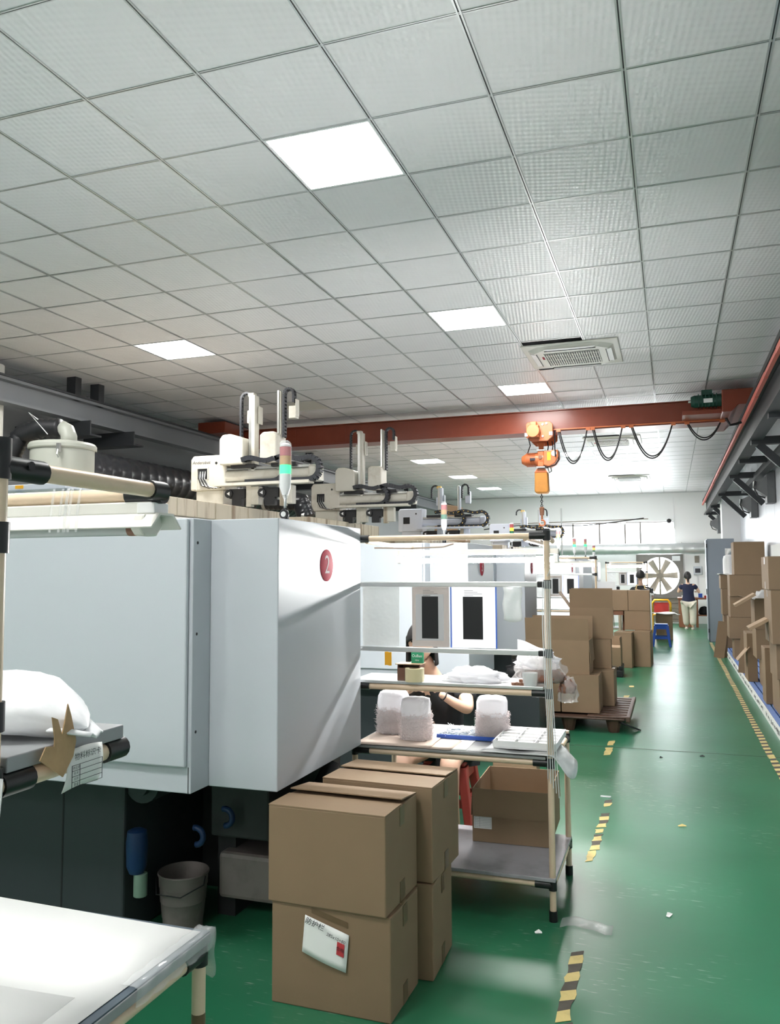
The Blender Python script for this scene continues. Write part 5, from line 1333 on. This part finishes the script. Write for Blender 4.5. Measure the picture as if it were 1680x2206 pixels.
# lamp fitting under the cross pipe
lf = thing('tube_lamp_fitting', 'white reflector lamp fitting with unlit tube under the left cross pipe', 'lamp', (NX-.6, 1.345, 1.615))
lx0, lx1, ly, lz = NX-1.2, NX-.015, 1.345, 1.648
B().box(lx0, lx1, ly-.024, ly+.024, lz+.012, lz+.036).build('lamp_channel', MT['white_paint'], lf, bevel=.003)
B().prism([(ly-.05, lz-.014), (ly-.022, lz+.014), (ly+.022, lz+.014), (ly+.05, lz-.014), (ly+.047, lz-.016), (ly+.02, lz+.009), (ly-.02, lz+.009), (ly-.047, lz-.016)], 'x', lx0, lx1+.02).build('reflector', MT['white_paint'], lf)
tb_ = B().cyl((lx0, ly-.012, lz-.016), (lx1-.03, ly-.012, lz-.016), .013, n=14).build('tube', MT['tube_off'], lf, smooth=40)
B().cyl((lx1-.055, ly-.012, lz-.016), (lx1-.03, ly-.012, lz-.016), .0136, n=14).build('tube_cap', MT['copper'], lf, smooth=40)
B().prism([(ly-.045, lz-.016), (ly-.03, lz+.012), (ly+.02, lz+.012), (ly+.03, lz-.01), (ly+.01, lz-.030), (ly-.03, lz-.030)], 'x', lx1-.032, lx1-.008).build('lamp_holder', MT['ac_white'], lf, bevel=.004)
B().box(lx1-.03, lx1+.01, ly-.026, ly+.02, lz+.013, lz+.034).build('end_plate', MT['plastic_white'], lf, bevel=.002)
# film wrapped round lamp and pipe
b = B()
for k in range(7):
    x = NX-.22+.011*k
    b.grid(lambda u, v, x=x, k=k: (x+.006*u-.010*v+.012*math.sin(k), 1.293+.0*v-.002*math.sin(PI*v), 1.712-.085*v), 1, 5)
b.build('film_wrap', MT['film'], ws, smooth=0, solid=.0006)
# strap of film hanging at the post
B().grid(lambda u, v: (NX+.012+.018*u*(1+.3*v), .918+.008*math.sin(6*v+2*u), 1.262-.34*v), 4, 14).build('film_strap', MT['film_thick'], ws, smooth=0, solid=.001)
# label card
card = thing('label_card', 'white printed label card in film hanging on the left shelf pipe', 'card', (NX+.016, 1.10, 1.20))
B().grid(lambda u, v: (NX+.018+.006*math.sin(PI*v)-.004*v, 1.065+.085*u-.004*v, 1.268-.062*v+.004*math.sin(3*u)), 8, 6).build('card_face', MT['paper'], card, smooth=0, solid=.0006)
cf = card.children[0]
lettering('title', '物料标识卡', .0125, MT['ink'], cf, (.010, .0065, .0585), (0, 1, 0), (.02, 0, 1))
def cardline(y0, y1, z0, z1): 
    B().box(NX+.0255, NX+.0262, y0, y1, z0, z1).build('rule', MT['ink'], cf)
for k in range(5): cardline(1.070, 1.142, 1.2465-.0085*k, 1.2471-.0085*k)
for y in (1.070, 1.088, 1.1415): cardline(y, y+.0006, 1.2125, 1.2471)
for k, tx in enumerate(('供应商', '料号', '名称', '数量')):
    lettering('field', tx, .0055, MT['ink'], cf, (.0105, -.0205, .0425-.0085*k), (0, 1, 0), (0, 0, 1))
# plastic sack with torn paper
sk = thing('plastic_sack', 'white plastic sack with torn brown label on the left shelf', 'sack', (NX-.15, 1.08, 1.285))
from mathutils import noise as NZ
def sackf(u, v):
    # u along the length (to +y/+x), v around
    L = u; th = 2*PI*v
    prof = max(0, math.sin(PI*min(1, L*1.02+.0)))**.55
    ryz = (.055*prof)
    x = NX-.42+.46*L; y = 1.085+.02*math.sin(3*L)
    k = 1+.16*NZ.noise(Vector((L*5, math.cos(th)*1.3, math.sin(th)*1.3)))+.09*abs(NZ.noise(Vector((L*11, math.cos(th)*2.6, math.sin(th)*2.6))))
    zz = math.sin(th)*ryz*1.0*k; yy = math.cos(th)*(.11*prof)*k
    if zz < -.03: zz = -.03+(zz+.03)*.15
    return (x, y+yy, 1.318+zz+.012*math.sin(2.6*L)-(.02*max(0, L-.75)*4))
B().grid(sackf, 30, 28).build('sack_body', MT['poly_white'], sk, smooth=0)
B().grid(lambda u, v: (NX+.0+.055*u, 1.09+.10*(v-.5)*(1-.7*u), 1.305-.012*u+.004*math.sin(9*v)), 6, 6).build('sack_tail', MT['poly_white'], sk, smooth=0, solid=.003)
b = B().prism([(1.00, 1.270), (1.022, 1.255), (1.05, 1.235), (1.072, 1.262), (1.078, 1.285), (1.066, 1.325), (1.058, 1.345), (1.052, 1.32), (1.046, 1.30), (1.036, 1.325), (1.024, 1.33), (1.03, 1.30), (1.03, 1.285), (1.012, 1.288)], 'x', NX+.024, NX+.026)
b.build('torn_label', MT['stain'], sk)

# table below
tb = thing('work_table', 'low white-papered work table with pipe legs in the left foreground', 'table', (NX-.7, .9, 0))
TX1, TY1, TZ = -.935, 1.555, .80
B().box(-2.05, TX1, .2, TY1, TZ-.026, TZ-.006).build('table_board', MT['shelf_grey'], tb, bevel=.002)
B().box(-2.05, TX1-.002, .2, TY1-.002, TZ-.006, TZ-.003).build('table_mat', MT['blue_mat'], tb)
for k, (x0, x1, y0, y1, a, z) in enumerate(((-2.02, -1.25, 1.0, 1.54, .02, 0), (-1.62, -.955, .98, 1.545, -.015, .001), (-1.7, -1.0, .55, 1.22, .05, .002))):
    o = B().grid(lambda u, v: ((u-.5)*(x1-x0), (v-.5)*(y1-y0), .0012*math.sin(4*u+v)), 6, 6).build('paper_sheet', MT['paper'], tb, smooth=0, local=True, solid=.0008)
    o.location = Vector(((x0+x1)/2, (y0+y1)/2, TZ-.001+z))-tb.location; o.rotation_euler = (0, 0, a)
o = B().box(-2.0, -1.06, .5, 1.05, TZ+.003, TZ+.0045).build('metal_plate', MT['galv'], tb)
pipe(tb, (TX1-.016, .3, TZ-.042), (TX1-.016, TY1-.06, TZ-.042), 'side_pipe'); joint(tb, (TX1-.016, TY1-.05, TZ-.042), (0, 1, 0), .07, PR*1.3)
pipe(tb, (-2.0, TY1-.02, TZ-.042), (TX1-.05, TY1-.02, TZ-.042), 'back_pipe')
for x, y in ((TX1-.016, TY1-.02), (-2.0, TY1-.02), (TX1-.016, .25), (-2.0, .25)):
    pipe(tb, (x, y, .02), (x, y, TZ-.03), 'leg'); B().cyl((x, y, 0), (x, y, .04), PR*1.35, n=12).build('rubber_foot', MT['black_joint'], tb, smooth=40)
joint(tb, (TX1-.016, TY1-.02, TZ-.045), (0, 0, 1), .04, PR*1.3)
B().lathe([(PR*1.03, .55), (PR*1.04, .60), (PR*1.03, .64)], (TX1-.016, TY1-.02, 0), 'z', 14).build('tape_wrap', MT['tape_brown'], tb, smooth=0)
b = B()
rn = random.Random(12)
b.grid(lambda u, v: (TX1-.03+.036*min(1, 2*v)+.0025*math.sin(31*u+5*v), TY1-.26+.264*u, TZ+.004-.038*max(0, v-.45)*1.8+.0022*math.sin(23*u)*math.sin(9*v)), 40, 8)
b.build('edge_film', MT['film'], tb, smooth=0, solid=.0006)
B().grid(lambda u, v: (TX1-.016-.02+.045*u, TY1+.002+.004*math.sin(9*v), TZ+.003-.10*v+.004*math.sin(14*u)), 6, 8).build('corner_film', MT['film'], tb, smooth=0, solid=.0006)
# bucket under the machine
bk = thing('bucket', 'grimy pale plastic bucket on the floor under machine 2', 'bucket', (-2.065, 3.20, 0))
b = B().lathe([(0, 0), (.085, 0), (.087, .05), (.090, .05), (.096, .115), (.0985, .118), (.102, .18), (.1045, .182), (.106, .22), (.112, .235), (.109, .24), (.103, .22), (.085, .012), (0, .01)], (0, 0, 0), 'z', 28)
b.build('bucket_shell', MT['bucket'], bk, local=True, smooth=35)
B().tube([(-.11, 0, .225), (-.12, -.03, .20), (-.06, -.115, .17), (.06, -.115, .17), (.12, -.03, .20), (.11, 0, .225)], .003, 6).build('handle', MT['dark'], bk, local=True, smooth=0)

# ------------------------------------------------------------------ floor tape
t = thing('floor_tape', 'worn yellow and black hazard tape in pieces along the left of the aisle', 'tape', (-.45, 5, 0))
rn = random.Random(21)
def tape_piece(t, x, y0, y1, w, stripes=True, rough=.008):
    n = max(3, int((y1-y0)/.035)); 
    L = [x-w/2+rn.uniform(-rough, rough) for _ in range(n+1)]; Rr = [x+w/2+rn.uniform(-rough, rough) for _ in range(n+1)]
    b = B()
    for i in range(n):
        ya, yb_ = y0+(y1-y0)*i/n, y0+(y1-y0)*(i+1)/n
        b.mat(1 if (stripes and int((ya-y0)/.07) % 2 == 1) else 0)
        b.add([(L[i], ya, .0018), (Rr[i], ya+.03, .0018), (Rr[i+1], yb_+.03, .0018), (L[i+1], yb_, .0018)], [(0, 1, 2, 3)])
    return b.build('tape_piece', [MT['tape_y'], MT['tape_k']], t, solid=.0012)
for (x, y0, y1, w, st) in ((-.385, 2.2, 2.93, .052, 1), (-.40, 2.94, 3.48, .05, 1), (-.455, 4.55, 4.72, .04, 0), (-.447, 4.74, 5.02, .05, 1), (-.445, 5.05, 5.12, .045, 0), (-.44, 5.16, 5.46, .052, 1), (-.44, 5.62, 5.78, .045, 1),
                          (-.55, 7.15, 7.45, .06, 0), (-.55, 7.55, 7.75, .05, 0), (-.56, 10.0, 10.15, .06, 0), (-.56, 10.35, 10.55, .06, 0), (-.54, 11.3, 11.45, .06, 0)):
    tape_piece(t, x, y0, y1, w, st, .006)
t = thing('floor_tape', 'long yellow and black hazard tape along the right platform', 'tape', (.74, 12, 0))
y = 5.3
while y < 18.5:
    L = rn.uniform(.9, 1.7); tape_piece(t, .74+rn.uniform(-.004, .004), y, min(y+L, 18.55), .055, 1, .006); y += L+rn.choice((.0, .01, .03))
# litter and dried marks on the floor
for k, (x, y, L, a, m_, lb) in enumerate(((.02, 5.35, .05, .4, 'tape_y', 'folded scrap of yellow tape lying in the aisle'), (-.05, 3.98, .045, 1.2, 'paper', 'tiny white stick lying in the aisle'), (-.58, 3.62, .03, .3, 'paper', 'white scrap by the rack foot'),
                                      (-.12, 7.2, .03, .9, 'dark', 'dark scrap beside the floor joint, left one'), (.2, 7.35, .04, .2, 'dark', 'dark scrap beside the floor joint, right one'))):
    o = B().add([(-L/2, -.008, .001), (L/2, -.006, .001), (L/2, .006, .003), (L*.1, .012, .010), (-L/2, .007, .002)], [(0, 1, 2, 3, 4)]).build('floor_litter', MT[m_], local=True, solid=.0015)
    o.location = (x, y, .001); o.rotation_euler = (0, 0, a); tag(o, lb, 'litter')
tag(B().grid(lambda u, v: (-.50+.22*u, 3.70+.10*v+.02*math.sin(5*u), .002+.008*abs(math.sin(7*u+3*v))), 8, 5).build('film_scrap', MT['film'], smooth=0, solid=.0006), 'scrap of clear film on the floor by the rack', 'film')
tag(B().box(-.50, -.43, 5.85, 5.875, .0, .008).build('tape_scrap', MT['film_thick'], bevel=.002), 'short strip of clear tape on the floor beyond the tape pieces', 'tape')

# ------------------------------------------------------------------ people
def skin_obj(name, nodes, edges, root, m_, parent, sub=2):
    """nodes: {key: ((x, y, z), rx, ry)} in world coordinates; one continuous skinned surface"""
    me = bpy.data.meshes.new(name); keys = list(nodes); off = rootof(parent).location
    bm = bmesh.new(); lay = bm.verts.layers.skin.verify(); vv = {}
    for k in keys:
        p = nodes[k]; v = bm.verts.new(Vector(p[0])-off); vv[k] = v
        v[lay].radius = (p[1], p[2] if len(p) > 2 else p[1]); v[lay].use_root = (k == root)
    for a, c in edges: bm.edges.new((vv[a], vv[c]))
    bm.to_mesh(me); bm.free()
    me.materials.append(m_)
    o = bpy.data.objects.new(name, me); COL.objects.link(o); o.parent = parent
    s = o.modifiers.new('skin', 'SKIN'); s.use_smooth_shade = True; s.branch_smoothing = .6
    d = o.modifiers.new('sub', 'SUBSURF'); d.levels = sub; d.render_levels = sub
    return o
def path_edges(*chains):
    e = []
    for c in chains: e += [(c[i], c[i+1]) for i in range(len(c)-1)]
    return e
def head(parent, c, h, face, tilt=0, hair_kind='short', hair_m='hair', feat=True):
    """egg-shaped head, height h, facing the direction face (angle in the ground plane)"""
    c = Vector(c); M = Matrix.Translation(c) @ Matrix.Rotation(face, 4, 'Z') @ Matrix.Rotation(tilt, 4, 'X')
    # local: face looks to -Y
    def fn(u, v):
        th = 2*PI*u; ph = PI*v
        x, y, z = math.sin(ph)*math.cos(th), math.sin(ph)*math.sin(th), math.cos(ph)
        sx = .36*(1-.22*max(0, -z)**1.5); sy_ = .44*(1-.10*max(0, -z))
        yy = y*sy_-(.05 if z < -.3 else 0)*(1 if y < 0 else 0)*(-z)
        return M @ Vector((x*sx*h, yy*h, z*.5*h))
    B().grid(fn, 24, 18).build('head', MT['skin'], parent, smooth=0)
    hd = parent.children[-1] if False else [q for q in COL.objects if q.parent == parent and q.name.startswith('head')][-1]
    if feat:
        b = B(); b.add([M @ (Vector(p)*h) for p in ((0, -.43, .06), (-.055, -.43, -.10), (.055, -.43, -.10), (0, -.52, -.09), (0, -.42, -.13))], [(0, 1, 3), (0, 3, 2), (1, 4, 3), (3, 4, 2)]); b.build('nose', MT['skin'], hd, smooth=0)
        b = B(); b.grid(lambda u, v: M @ (Vector((-.09+.18*u, -.425+.06*(2*u-1)**2-.014*math.sin(PI*v), -.235-.05*v+.008*math.cos(PI*(2*u-1))))*h), 8, 4); b.build('lips', MT['red_lip'], hd, smooth=0)
        for s in (-1, 1):
            b = B().lathe([(0, -.01), (.03, 0), (.045, .02)], (0, 0, 0), 'y', 10); b.v = [M @ (Vector((v.x+s*.145, v.y-.395, v.z*.6+.03))*h) for v in b.v]; b.build('eye', MT['ink_black'], hd, smooth=0)
            b = B().bar((s*.07, -.415, .10), (s*.22, -.37, .105), .03, .03); b.v = [M @ (v*h) for v in b.v]; b.build('eyebrow', MT['hair'], hd)
            b = B().lathe([(0, -.02), (.06, -.02), (.09, 0), (.06, .025), (0, .02)], (0, 0, 0), 'x', 10); b.v = [M @ (Vector((v.x+s*.36, v.y*.8+.02, v.z-.02))*h) for v in b.v]; b.build('ear', MT['skin'], hd, smooth=0)
    def hf(u, v):
        th = 2*PI*u; back = .5+.5*math.sin(th)   # 1 at the nape, 0 at the face
        ph = PI*v*(.40+.28*back)
        x, y, z = math.sin(ph)*math.cos(th), math.sin(ph)*math.sin(th), math.cos(ph)
        k = 1.05+.03*math.sin(11*th)*v
        return M @ Vector((x*.375*h*k, y*.46*h*k+.01*h, z*.525*h*k))
    B().grid(hf, 28, 12).build('hair', MT[hair_m], parent, smooth=0, solid=.012*h/.2)
    if hair_kind == 'tail':
        pts = [M @ (Vector(p)*h) for p in ((0, .42, .12), (.02, .56, .02), (.03, .55, -.25), (.02, .48, -.55), (0, .46, -.72))]
        B().tube(pts, [.10*h, .13*h, .12*h, .09*h, .03*h], 10).build('ponytail', MT[hair_m], parent, smooth=0)
    if hair_kind == 'long':
        def lf_(u, v):
            th = PI*(-.12+1.24*u); return M @ (Vector((math.cos(th)*(.40+.03*v), math.sin(th)*.47+.02, .15-.78*v))*h)
        B().grid(lf_, 18, 8).build('long_hair', MT[hair_m], parent, smooth=0, solid=.012)
mat('red_lip', (.50, .20, .17), .4)
def hand(parent, wrist, dirv, palm_n, m_, s=1.0, curl=.5, side=1, name='hand', attach=None):
    """palm and five fingers as one skinned mesh; dirv: wrist to knuckles"""
    d = Vector(dirv).normalized(); n_ = Vector(palm_n); n_ = (n_-d*n_.dot(d)).normalized(); r = d.cross(n_)*side
    w = Vector(wrist); nodes = {'w': (w, .022*s, .018*s), 'p': (w+d*.045*s, .032*s, .015*s)}; ed = [('w', 'p')]
    for k, (off, L) in enumerate(((-.030, .068), (-.010, .078), (.010, .073), (.028, .056))):
        k0 = w+d*.085*s+r*off*s; nodes['k%d' % k] = (k0, .010*s, .010*s); ed.append(('p', 'k%d' % k))
        a = curl*.5; p1 = k0+(d*math.cos(a)+n_*math.sin(a))*L*.45*s; a = curl*1.3; p2 = p1+(d*math.cos(a)+n_*math.sin(a))*L*.32*s; a = curl*2.0; p3 = p2+(d*math.cos(a)+n_*math.sin(a))*L*.25*s
        for q, (pp_, rr) in enumerate(((p1, .0088), (p2, .0080), (p3, .0066))):
            nodes['f%d%d' % (k, q)] = (pp_, rr*s, rr*s); ed.append(('k%d' % k if q == 0 else 'f%d%d' % (k, q-1), 'f%d%d' % (k, q)))
    t0 = w+d*.025*s-r*.028*s; t1 = t0+(d*.6-r*.55+n_*.35).normalized()*.035*s; t2 = t1+(d*.85-r*.1+n_*.5).normalized()*.03*s
    nodes['t0'] = (t0, .012*s, .012*s); nodes['t1'] = (t1, .0095*s, .0095*s); nodes['t2'] = (t2, .0075*s, .0075*s)
    ed += [('w', 't0'), ('t0', 't1'), ('t1', 't2')]
    return skin_obj(name, nodes, ed, 'w', m_, parent, 2)

# --- seated worker behind the centre rack
wk = thing('person', 'person in black T-shirt with bracelet seated at work behind the centre rack', 'person', (-1.33, 4.9, 0))
body = {'pel': ((-1.34, 4.95, .50), .14, .12), 'wst': ((-1.35, 4.93, .64), .12, .09), 'chs': ((-1.365, 4.86, .80), .14, .095), 'nkb': ((-1.385, 4.80, .925), .055, .05), 'nck': ((-1.40, 4.76, .985), .045, .042), 'jaw': ((-1.415, 4.735, 1.04), .05, .05),
        'rsh': ((-1.205, 4.83, .875), .058, .055), 'rel': ((-1.115, 4.62, .752), .038, .036), 'rfm': ((-1.18, 4.55, .80), .032, .030), 'rwr': ((-1.255, 4.50, .858), .022, .020),
        'lsh': ((-1.535, 4.83, .870), .058, .055), 'lel': ((-1.60, 4.62, .752), .038, .036), 'lwr': ((-1.45, 4.50, .850), .022, .020),
        'rhp': ((-1.25, 4.88, .485), .085, .08), 'rkn': ((-1.20, 4.50, .470), .062, .058), 'rcf': ((-1.20, 4.52, .26), .05, .05), 'ran': ((-1.19, 4.58, .07), .032, .032), 'rto': ((-1.18, 4.45, .035), .035, .025),
        'lhp': ((-1.44, 4.88, .485), .085, .08), 'lkn': ((-1.48, 4.50, .470), .062, .058), 'lcf': ((-1.48, 4.52, .26), .05, .05), 'lan': ((-1.48, 4.58, .07), .032, .032), 'lto': ((-1.48, 4.45, .035), .035, .025)}
bo = skin_obj('body', body, path_edges(('pel', 'wst', 'chs', 'nkb', 'nck', 'jaw'), ('chs', 'rsh', 'rel', 'rfm', 'rwr'), ('chs', 'lsh', 'lel', 'lwr'), ('pel', 'rhp', 'rkn', 'rcf', 'ran', 'rto'), ('pel', 'lhp', 'lkn', 'lcf', 'lan', 'lto')), 'pel', MT['skin'], wk)
skin_obj('t_shirt', {'hem': ((-1.34, 4.95, .52), .155, .135), 'wst': ((-1.35, 4.93, .64), .14, .11), 'chs': ((-1.365, 4.86, .80), .160, .115), 'nkb': ((-1.385, 4.81, .915), .075, .065),
                     'rsh': ((-1.205, 4.83, .875), .078, .072), 'rsl': ((-1.14, 4.70, .79), .070, .065), 'lsh': ((-1.535, 4.83, .87), .078, .072), 'lsl': ((-1.585, 4.70, .79), .070, .065)},
         path_edges(('hem', 'wst', 'chs', 'nkb'), ('chs', 'rsh', 'rsl'), ('chs', 'lsh', 'lsl')), 'hem', MT['cloth_black'], wk)
skin_obj('shorts', {'pel': ((-1.34, 4.96, .50), .16, .125), 'rhp': ((-1.25, 4.88, .485), .10, .095), 'rth': ((-1.225, 4.72, .48), .085, .082), 'lhp': ((-1.44, 4.88, .485), .10, .095), 'lth': ((-1.46, 4.72, .48), .085, .082)},
         path_edges(('pel', 'rhp', 'rth'), ('pel', 'lhp', 'lth')), 'pel', MT['cloth_black'], wk)
head(wk, (-1.418, 4.70, 1.125), .215, .12, .18, 'long')
hand(wk, (-1.255, 4.50, .858), (-.055, -.02, .04), (-.5, .3, -.5), MT['skin'], .95, .8, 1)
hand(wk, (-1.45, 4.50, .850), (.06, -.02, .035), (.5, .3, -.5), MT['skin'], .95, .8, -1)
B().tube(arc((0, 0, 0), .027, 0, 2*PI, 16, 'yz'), .004, 6, False).xf(Matrix.Translation((-1.232, 4.515, .84)) @ Matrix.Rotation(.6, 4, 'Y') @ Matrix.Rotation(.5, 4, 'Z')).build('bracelet', MT['ink_black'], wk, smooth=0)
tag(B().cyl((-1.36, 4.455, .895), (-1.33, 4.46, .915), .012, n=10).cyl((-1.40, 4.455, .885), (-1.36, 4.455, .895), .007, n=8).build('small_part', MT['plastic_white'], smooth=30), 'small white moulded part held by the seated worker', 'part')

# --- woman walking away at the far end
wo = thing('person', 'person in navy T-shirt and beige trousers standing with back turned at the far end', 'person', (.40, 22.46, 0))
cx_, cy_ = .40, 22.46
body = {'pel': ((cx_, cy_, .74), .13, .10), 'wst': ((cx_, cy_+.01, .88), .11, .085), 'chs': ((cx_, cy_+.02, 1.05), .13, .09), 'nkb': ((cx_-.005, cy_+.03, 1.185), .05, .045), 'nck': ((cx_-.01, cy_+.035, 1.25), .04, .04), 'skl': ((cx_-.012, cy_+.05, 1.32), .05, .05),
        'rsh': ((cx_+.155, cy_+.02, 1.14), .052, .05), 'rel': ((cx_+.265, cy_+.06, .95), .038, .036), 'rwr': ((cx_+.22, cy_+.26, .96), .024, .022), 'lsh': ((cx_-.165, cy_+.02, 1.14), .052, .05), 'lel': ((cx_-.245, cy_+.06, .95), .038, .036), 'lwr': ((cx_-.18, cy_+.26, .98), .024, .022),
        'rhp': ((cx_+.085, cy_, .70), .09, .085), 'rkn': ((cx_+.095, cy_-.01, .40), .058, .056), 'ran': ((cx_+.085, cy_-.06, .08), .036, .036), 'rto': ((cx_+.09, cy_+.06, .035), .034, .024),
        'lhp': ((cx_-.085, cy_, .70), .09, .085), 'lkn': ((cx_-.075, cy_+.04, .40), .058, .056), 'lan': ((cx_-.06, cy_+.10, .08), .036, .036), 'lto': ((cx_-.06, cy_+.21, .035), .034, .024)}
skin_obj('body', body, path_edges(('pel', 'wst', 'chs', 'nkb', 'nck', 'skl'), ('chs', 'rsh', 'rel', 'rwr'), ('chs', 'lsh', 'lel', 'lwr'), ('pel', 'rhp', 'rkn', 'ran', 'rto'), ('pel', 'lhp', 'lkn', 'lan', 'lto')), 'pel', MT['skin'], wo)
skin_obj('t_shirt', {'hem': ((cx_, cy_, .66), .185, .145), 'hip': ((cx_, cy_, .76), .180, .140), 'wst': ((cx_, cy_+.01, .88), .15, .12), 'chs': ((cx_, cy_+.02, 1.05), .165, .115), 'nkb': ((cx_-.005, cy_+.03, 1.165), .10, .075), 'rsh': ((cx_+.155, cy_+.02, 1.125), .078, .072), 'rsl': ((cx_+.222, cy_+.03, 1.03), .070, .066), 'lsh': ((cx_-.16, cy_+.02, 1.125), .078, .072), 'lsl': ((cx_-.215, cy_+.03, 1.03), .070, .066)},
         path_edges(('hem', 'hip', 'wst', 'chs', 'nkb'), ('chs', 'rsh', 'rsl'), ('chs', 'lsh', 'lsl')), 'hem', MT['cloth_navy'], wo)
skin_obj('trousers', {'pel': ((cx_, cy_, .74), .165, .13), 'rhp': ((cx_+.09, cy_, .66), .125, .12), 'rkn': ((cx_+.10, cy_-.01, .38), .095, .09), 'rhm': ((cx_+.09, cy_-.06, .09), .085, .085), 'lhp': ((cx_-.09, cy_, .66), .125, .12), 'lkn': ((cx_-.08, cy_+.04, .38), .095, .09), 'lhm': ((cx_-.06, cy_+.09, .09), .085, .085)},
         path_edges(('pel', 'rhp', 'rkn', 'rhm'), ('pel', 'lhp', 'lkn', 'lhm')), 'pel', MT['cloth_beige'], wo)
for (x, y) in ((cx_+.09, cy_-.02), (cx_-.06, cy_+.14)):
    B().lathe([(0, 0), (.045, 0), (.05, .02), (.042, .05), (0, .07)], (0, 0, 0), 'z', 14).xf(Matrix.Translation((x, y, 0)) @ Matrix.Diagonal((1, 2.5, 1, 1))).build('shoe', MT['shoe'], wo, smooth=30)
head(wo, (cx_-.012, cy_+.04, 1.355), .225, PI+.15, 0, 'tail')
hand(wo, (cx_+.22, cy_+.26, .96), (-.3, 1, .1), (0, 0, -1), MT['skin'], .95, .6, 1)
hand(wo, (cx_-.18, cy_+.26, .98), (.3, 1, .1), (0, 0, -1), MT['skin'], .95, .6, -1)

# --- man seated with back turned near the far racks
ma = thing('person', 'person with short dark hair and grey top with yellow straps seated facing the far rack', 'person', (-.66, 19.25, 0))
cx_, cy_ = -.66, 19.25
body = {'pel': ((cx_, cy_, .66), .14, .11), 'wst': ((cx_, cy_+.02, .84), .12, .09), 'chs': ((cx_, cy_+.04, 1.03), .145, .10), 'nkb': ((cx_, cy_+.06, 1.17), .055, .05), 'nck': ((cx_, cy_+.07, 1.24), .048, .046), 'skl': ((cx_, cy_+.09, 1.33), .05, .05),
        'rsh': ((cx_+.17, cy_+.05, 1.12), .058, .055), 'rel': ((cx_+.24, cy_+.14, .90), .04, .038), 'rwr': ((cx_+.16, cy_+.36, .98), .026, .024), 'lsh': ((cx_-.17, cy_+.05, 1.12), .058, .055), 'lel': ((cx_-.24, cy_+.14, .90), .04, .038), 'lwr': ((cx_-.16, cy_+.36, .98), .026, .024),
        'rhp': ((cx_+.09, cy_+.02, .63), .085, .08), 'rkn': ((cx_+.11, cy_+.42, .62), .06, .06), 'ran': ((cx_+.11, cy_+.40, .09), .038, .038), 'rto': ((cx_+.11, cy_+.53, .04), .036, .026), 'lhp': ((cx_-.09, cy_+.02, .63), .085, .08), 'lkn': ((cx_-.11, cy_+.42, .62), .06, .06), 'lan': ((cx_-.11, cy_+.40, .09), .038, .038), 'lto': ((cx_-.11, cy_+.53, .04), .036, .026)}
skin_obj('body', body, path_edges(('pel', 'wst', 'chs', 'nkb', 'nck', 'skl'), ('chs', 'rsh', 'rel', 'rwr'), ('chs', 'lsh', 'lel', 'lwr'), ('pel', 'rhp', 'rkn', 'ran', 'rto'), ('pel', 'lhp', 'lkn', 'lan', 'lto')), 'pel', MT['skin'], ma)
skin_obj('shirt', {'hem': ((cx_, cy_, .66), .165, .135), 'wst': ((cx_, cy_+.02, .84), .15, .115), 'chs': ((cx_, cy_+.04, 1.03), .185, .14), 'nkb': ((cx_, cy_+.06, 1.175), .11, .09), 'rsh': ((cx_+.165, cy_+.05, 1.115), .095, .085), 'rsl': ((cx_+.235, cy_+.12, .95), .075, .07), 'lsh': ((cx_-.165, cy_+.05, 1.115), .095, .085), 'lsl': ((cx_-.235, cy_+.12, .95), .075, .07)},
         path_edges(('hem', 'wst', 'chs', 'nkb'), ('chs', 'rsh', 'rsl'), ('chs', 'lsh', 'lsl')), 'hem', MT['cloth_black'], ma)
skin_obj('trousers', {'pel': ((cx_, cy_, .66), .16, .125), 'rhp': ((cx_+.09, cy_+.02, .63), .10, .095), 'rkn': ((cx_+.11, cy_+.42, .62), .078, .075), 'ran': ((cx_+.11, cy_+.40, .12), .06, .06), 'lhp': ((cx_-.09, cy_+.02, .63), .10, .095), 'lkn': ((cx_-.11, cy_+.42, .62), .078, .075), 'lan': ((cx_-.11, cy_+.40, .12), .06, .06)},
         path_edges(('pel', 'rhp', 'rkn', 'ran'), ('pel', 'lhp', 'lkn', 'lan')), 'pel', MT['cloth_black'], ma)
for s in (-1, 1): B().tube([(cx_+s*.10, cy_-.04, .92), (cx_+s*.11, cy_-.065, 1.05), (cx_+s*.085, cy_-.02, 1.17), (cx_+s*.07, cy_+.04, 1.20)], .014, 6).build('strap', MT['cloth_yellow'], ma, smooth=0)
head(ma, (cx_, cy_+.08, 1.40), .235, PI, .12, 'short')
hand(ma, (cx_+.16, cy_+.36, .98), (-.4, 1, .1), (0, 0, -1), MT['skin'], 1, .6, 1)
hand(ma, (cx_-.16, cy_+.36, .98), (.4, 1, .1), (0, 0, -1), MT['skin'], 1, .6, -1)
stool('blue plastic stool under the seated man, mostly hidden', -.66, 19.2, MT['blue'], .55, .30)

tag(B().box(-1.36, -1.08, 7.0, 7.35, 0, .52).box(-1.375, -1.065, 6.985, 7.365, .52, .55).build('grey_bin', MT['mach_dark'], bevel=.01), 'dark grey bin beyond the worker, under the black bag', 'bin')
lump('black_bag', 'black plastic bag slumped on the dark bin beyond the worker', 'bag', (-1.20, 7.15, .55), .18, .16, .17, MT['rubber'], 8.8, .35, 14)
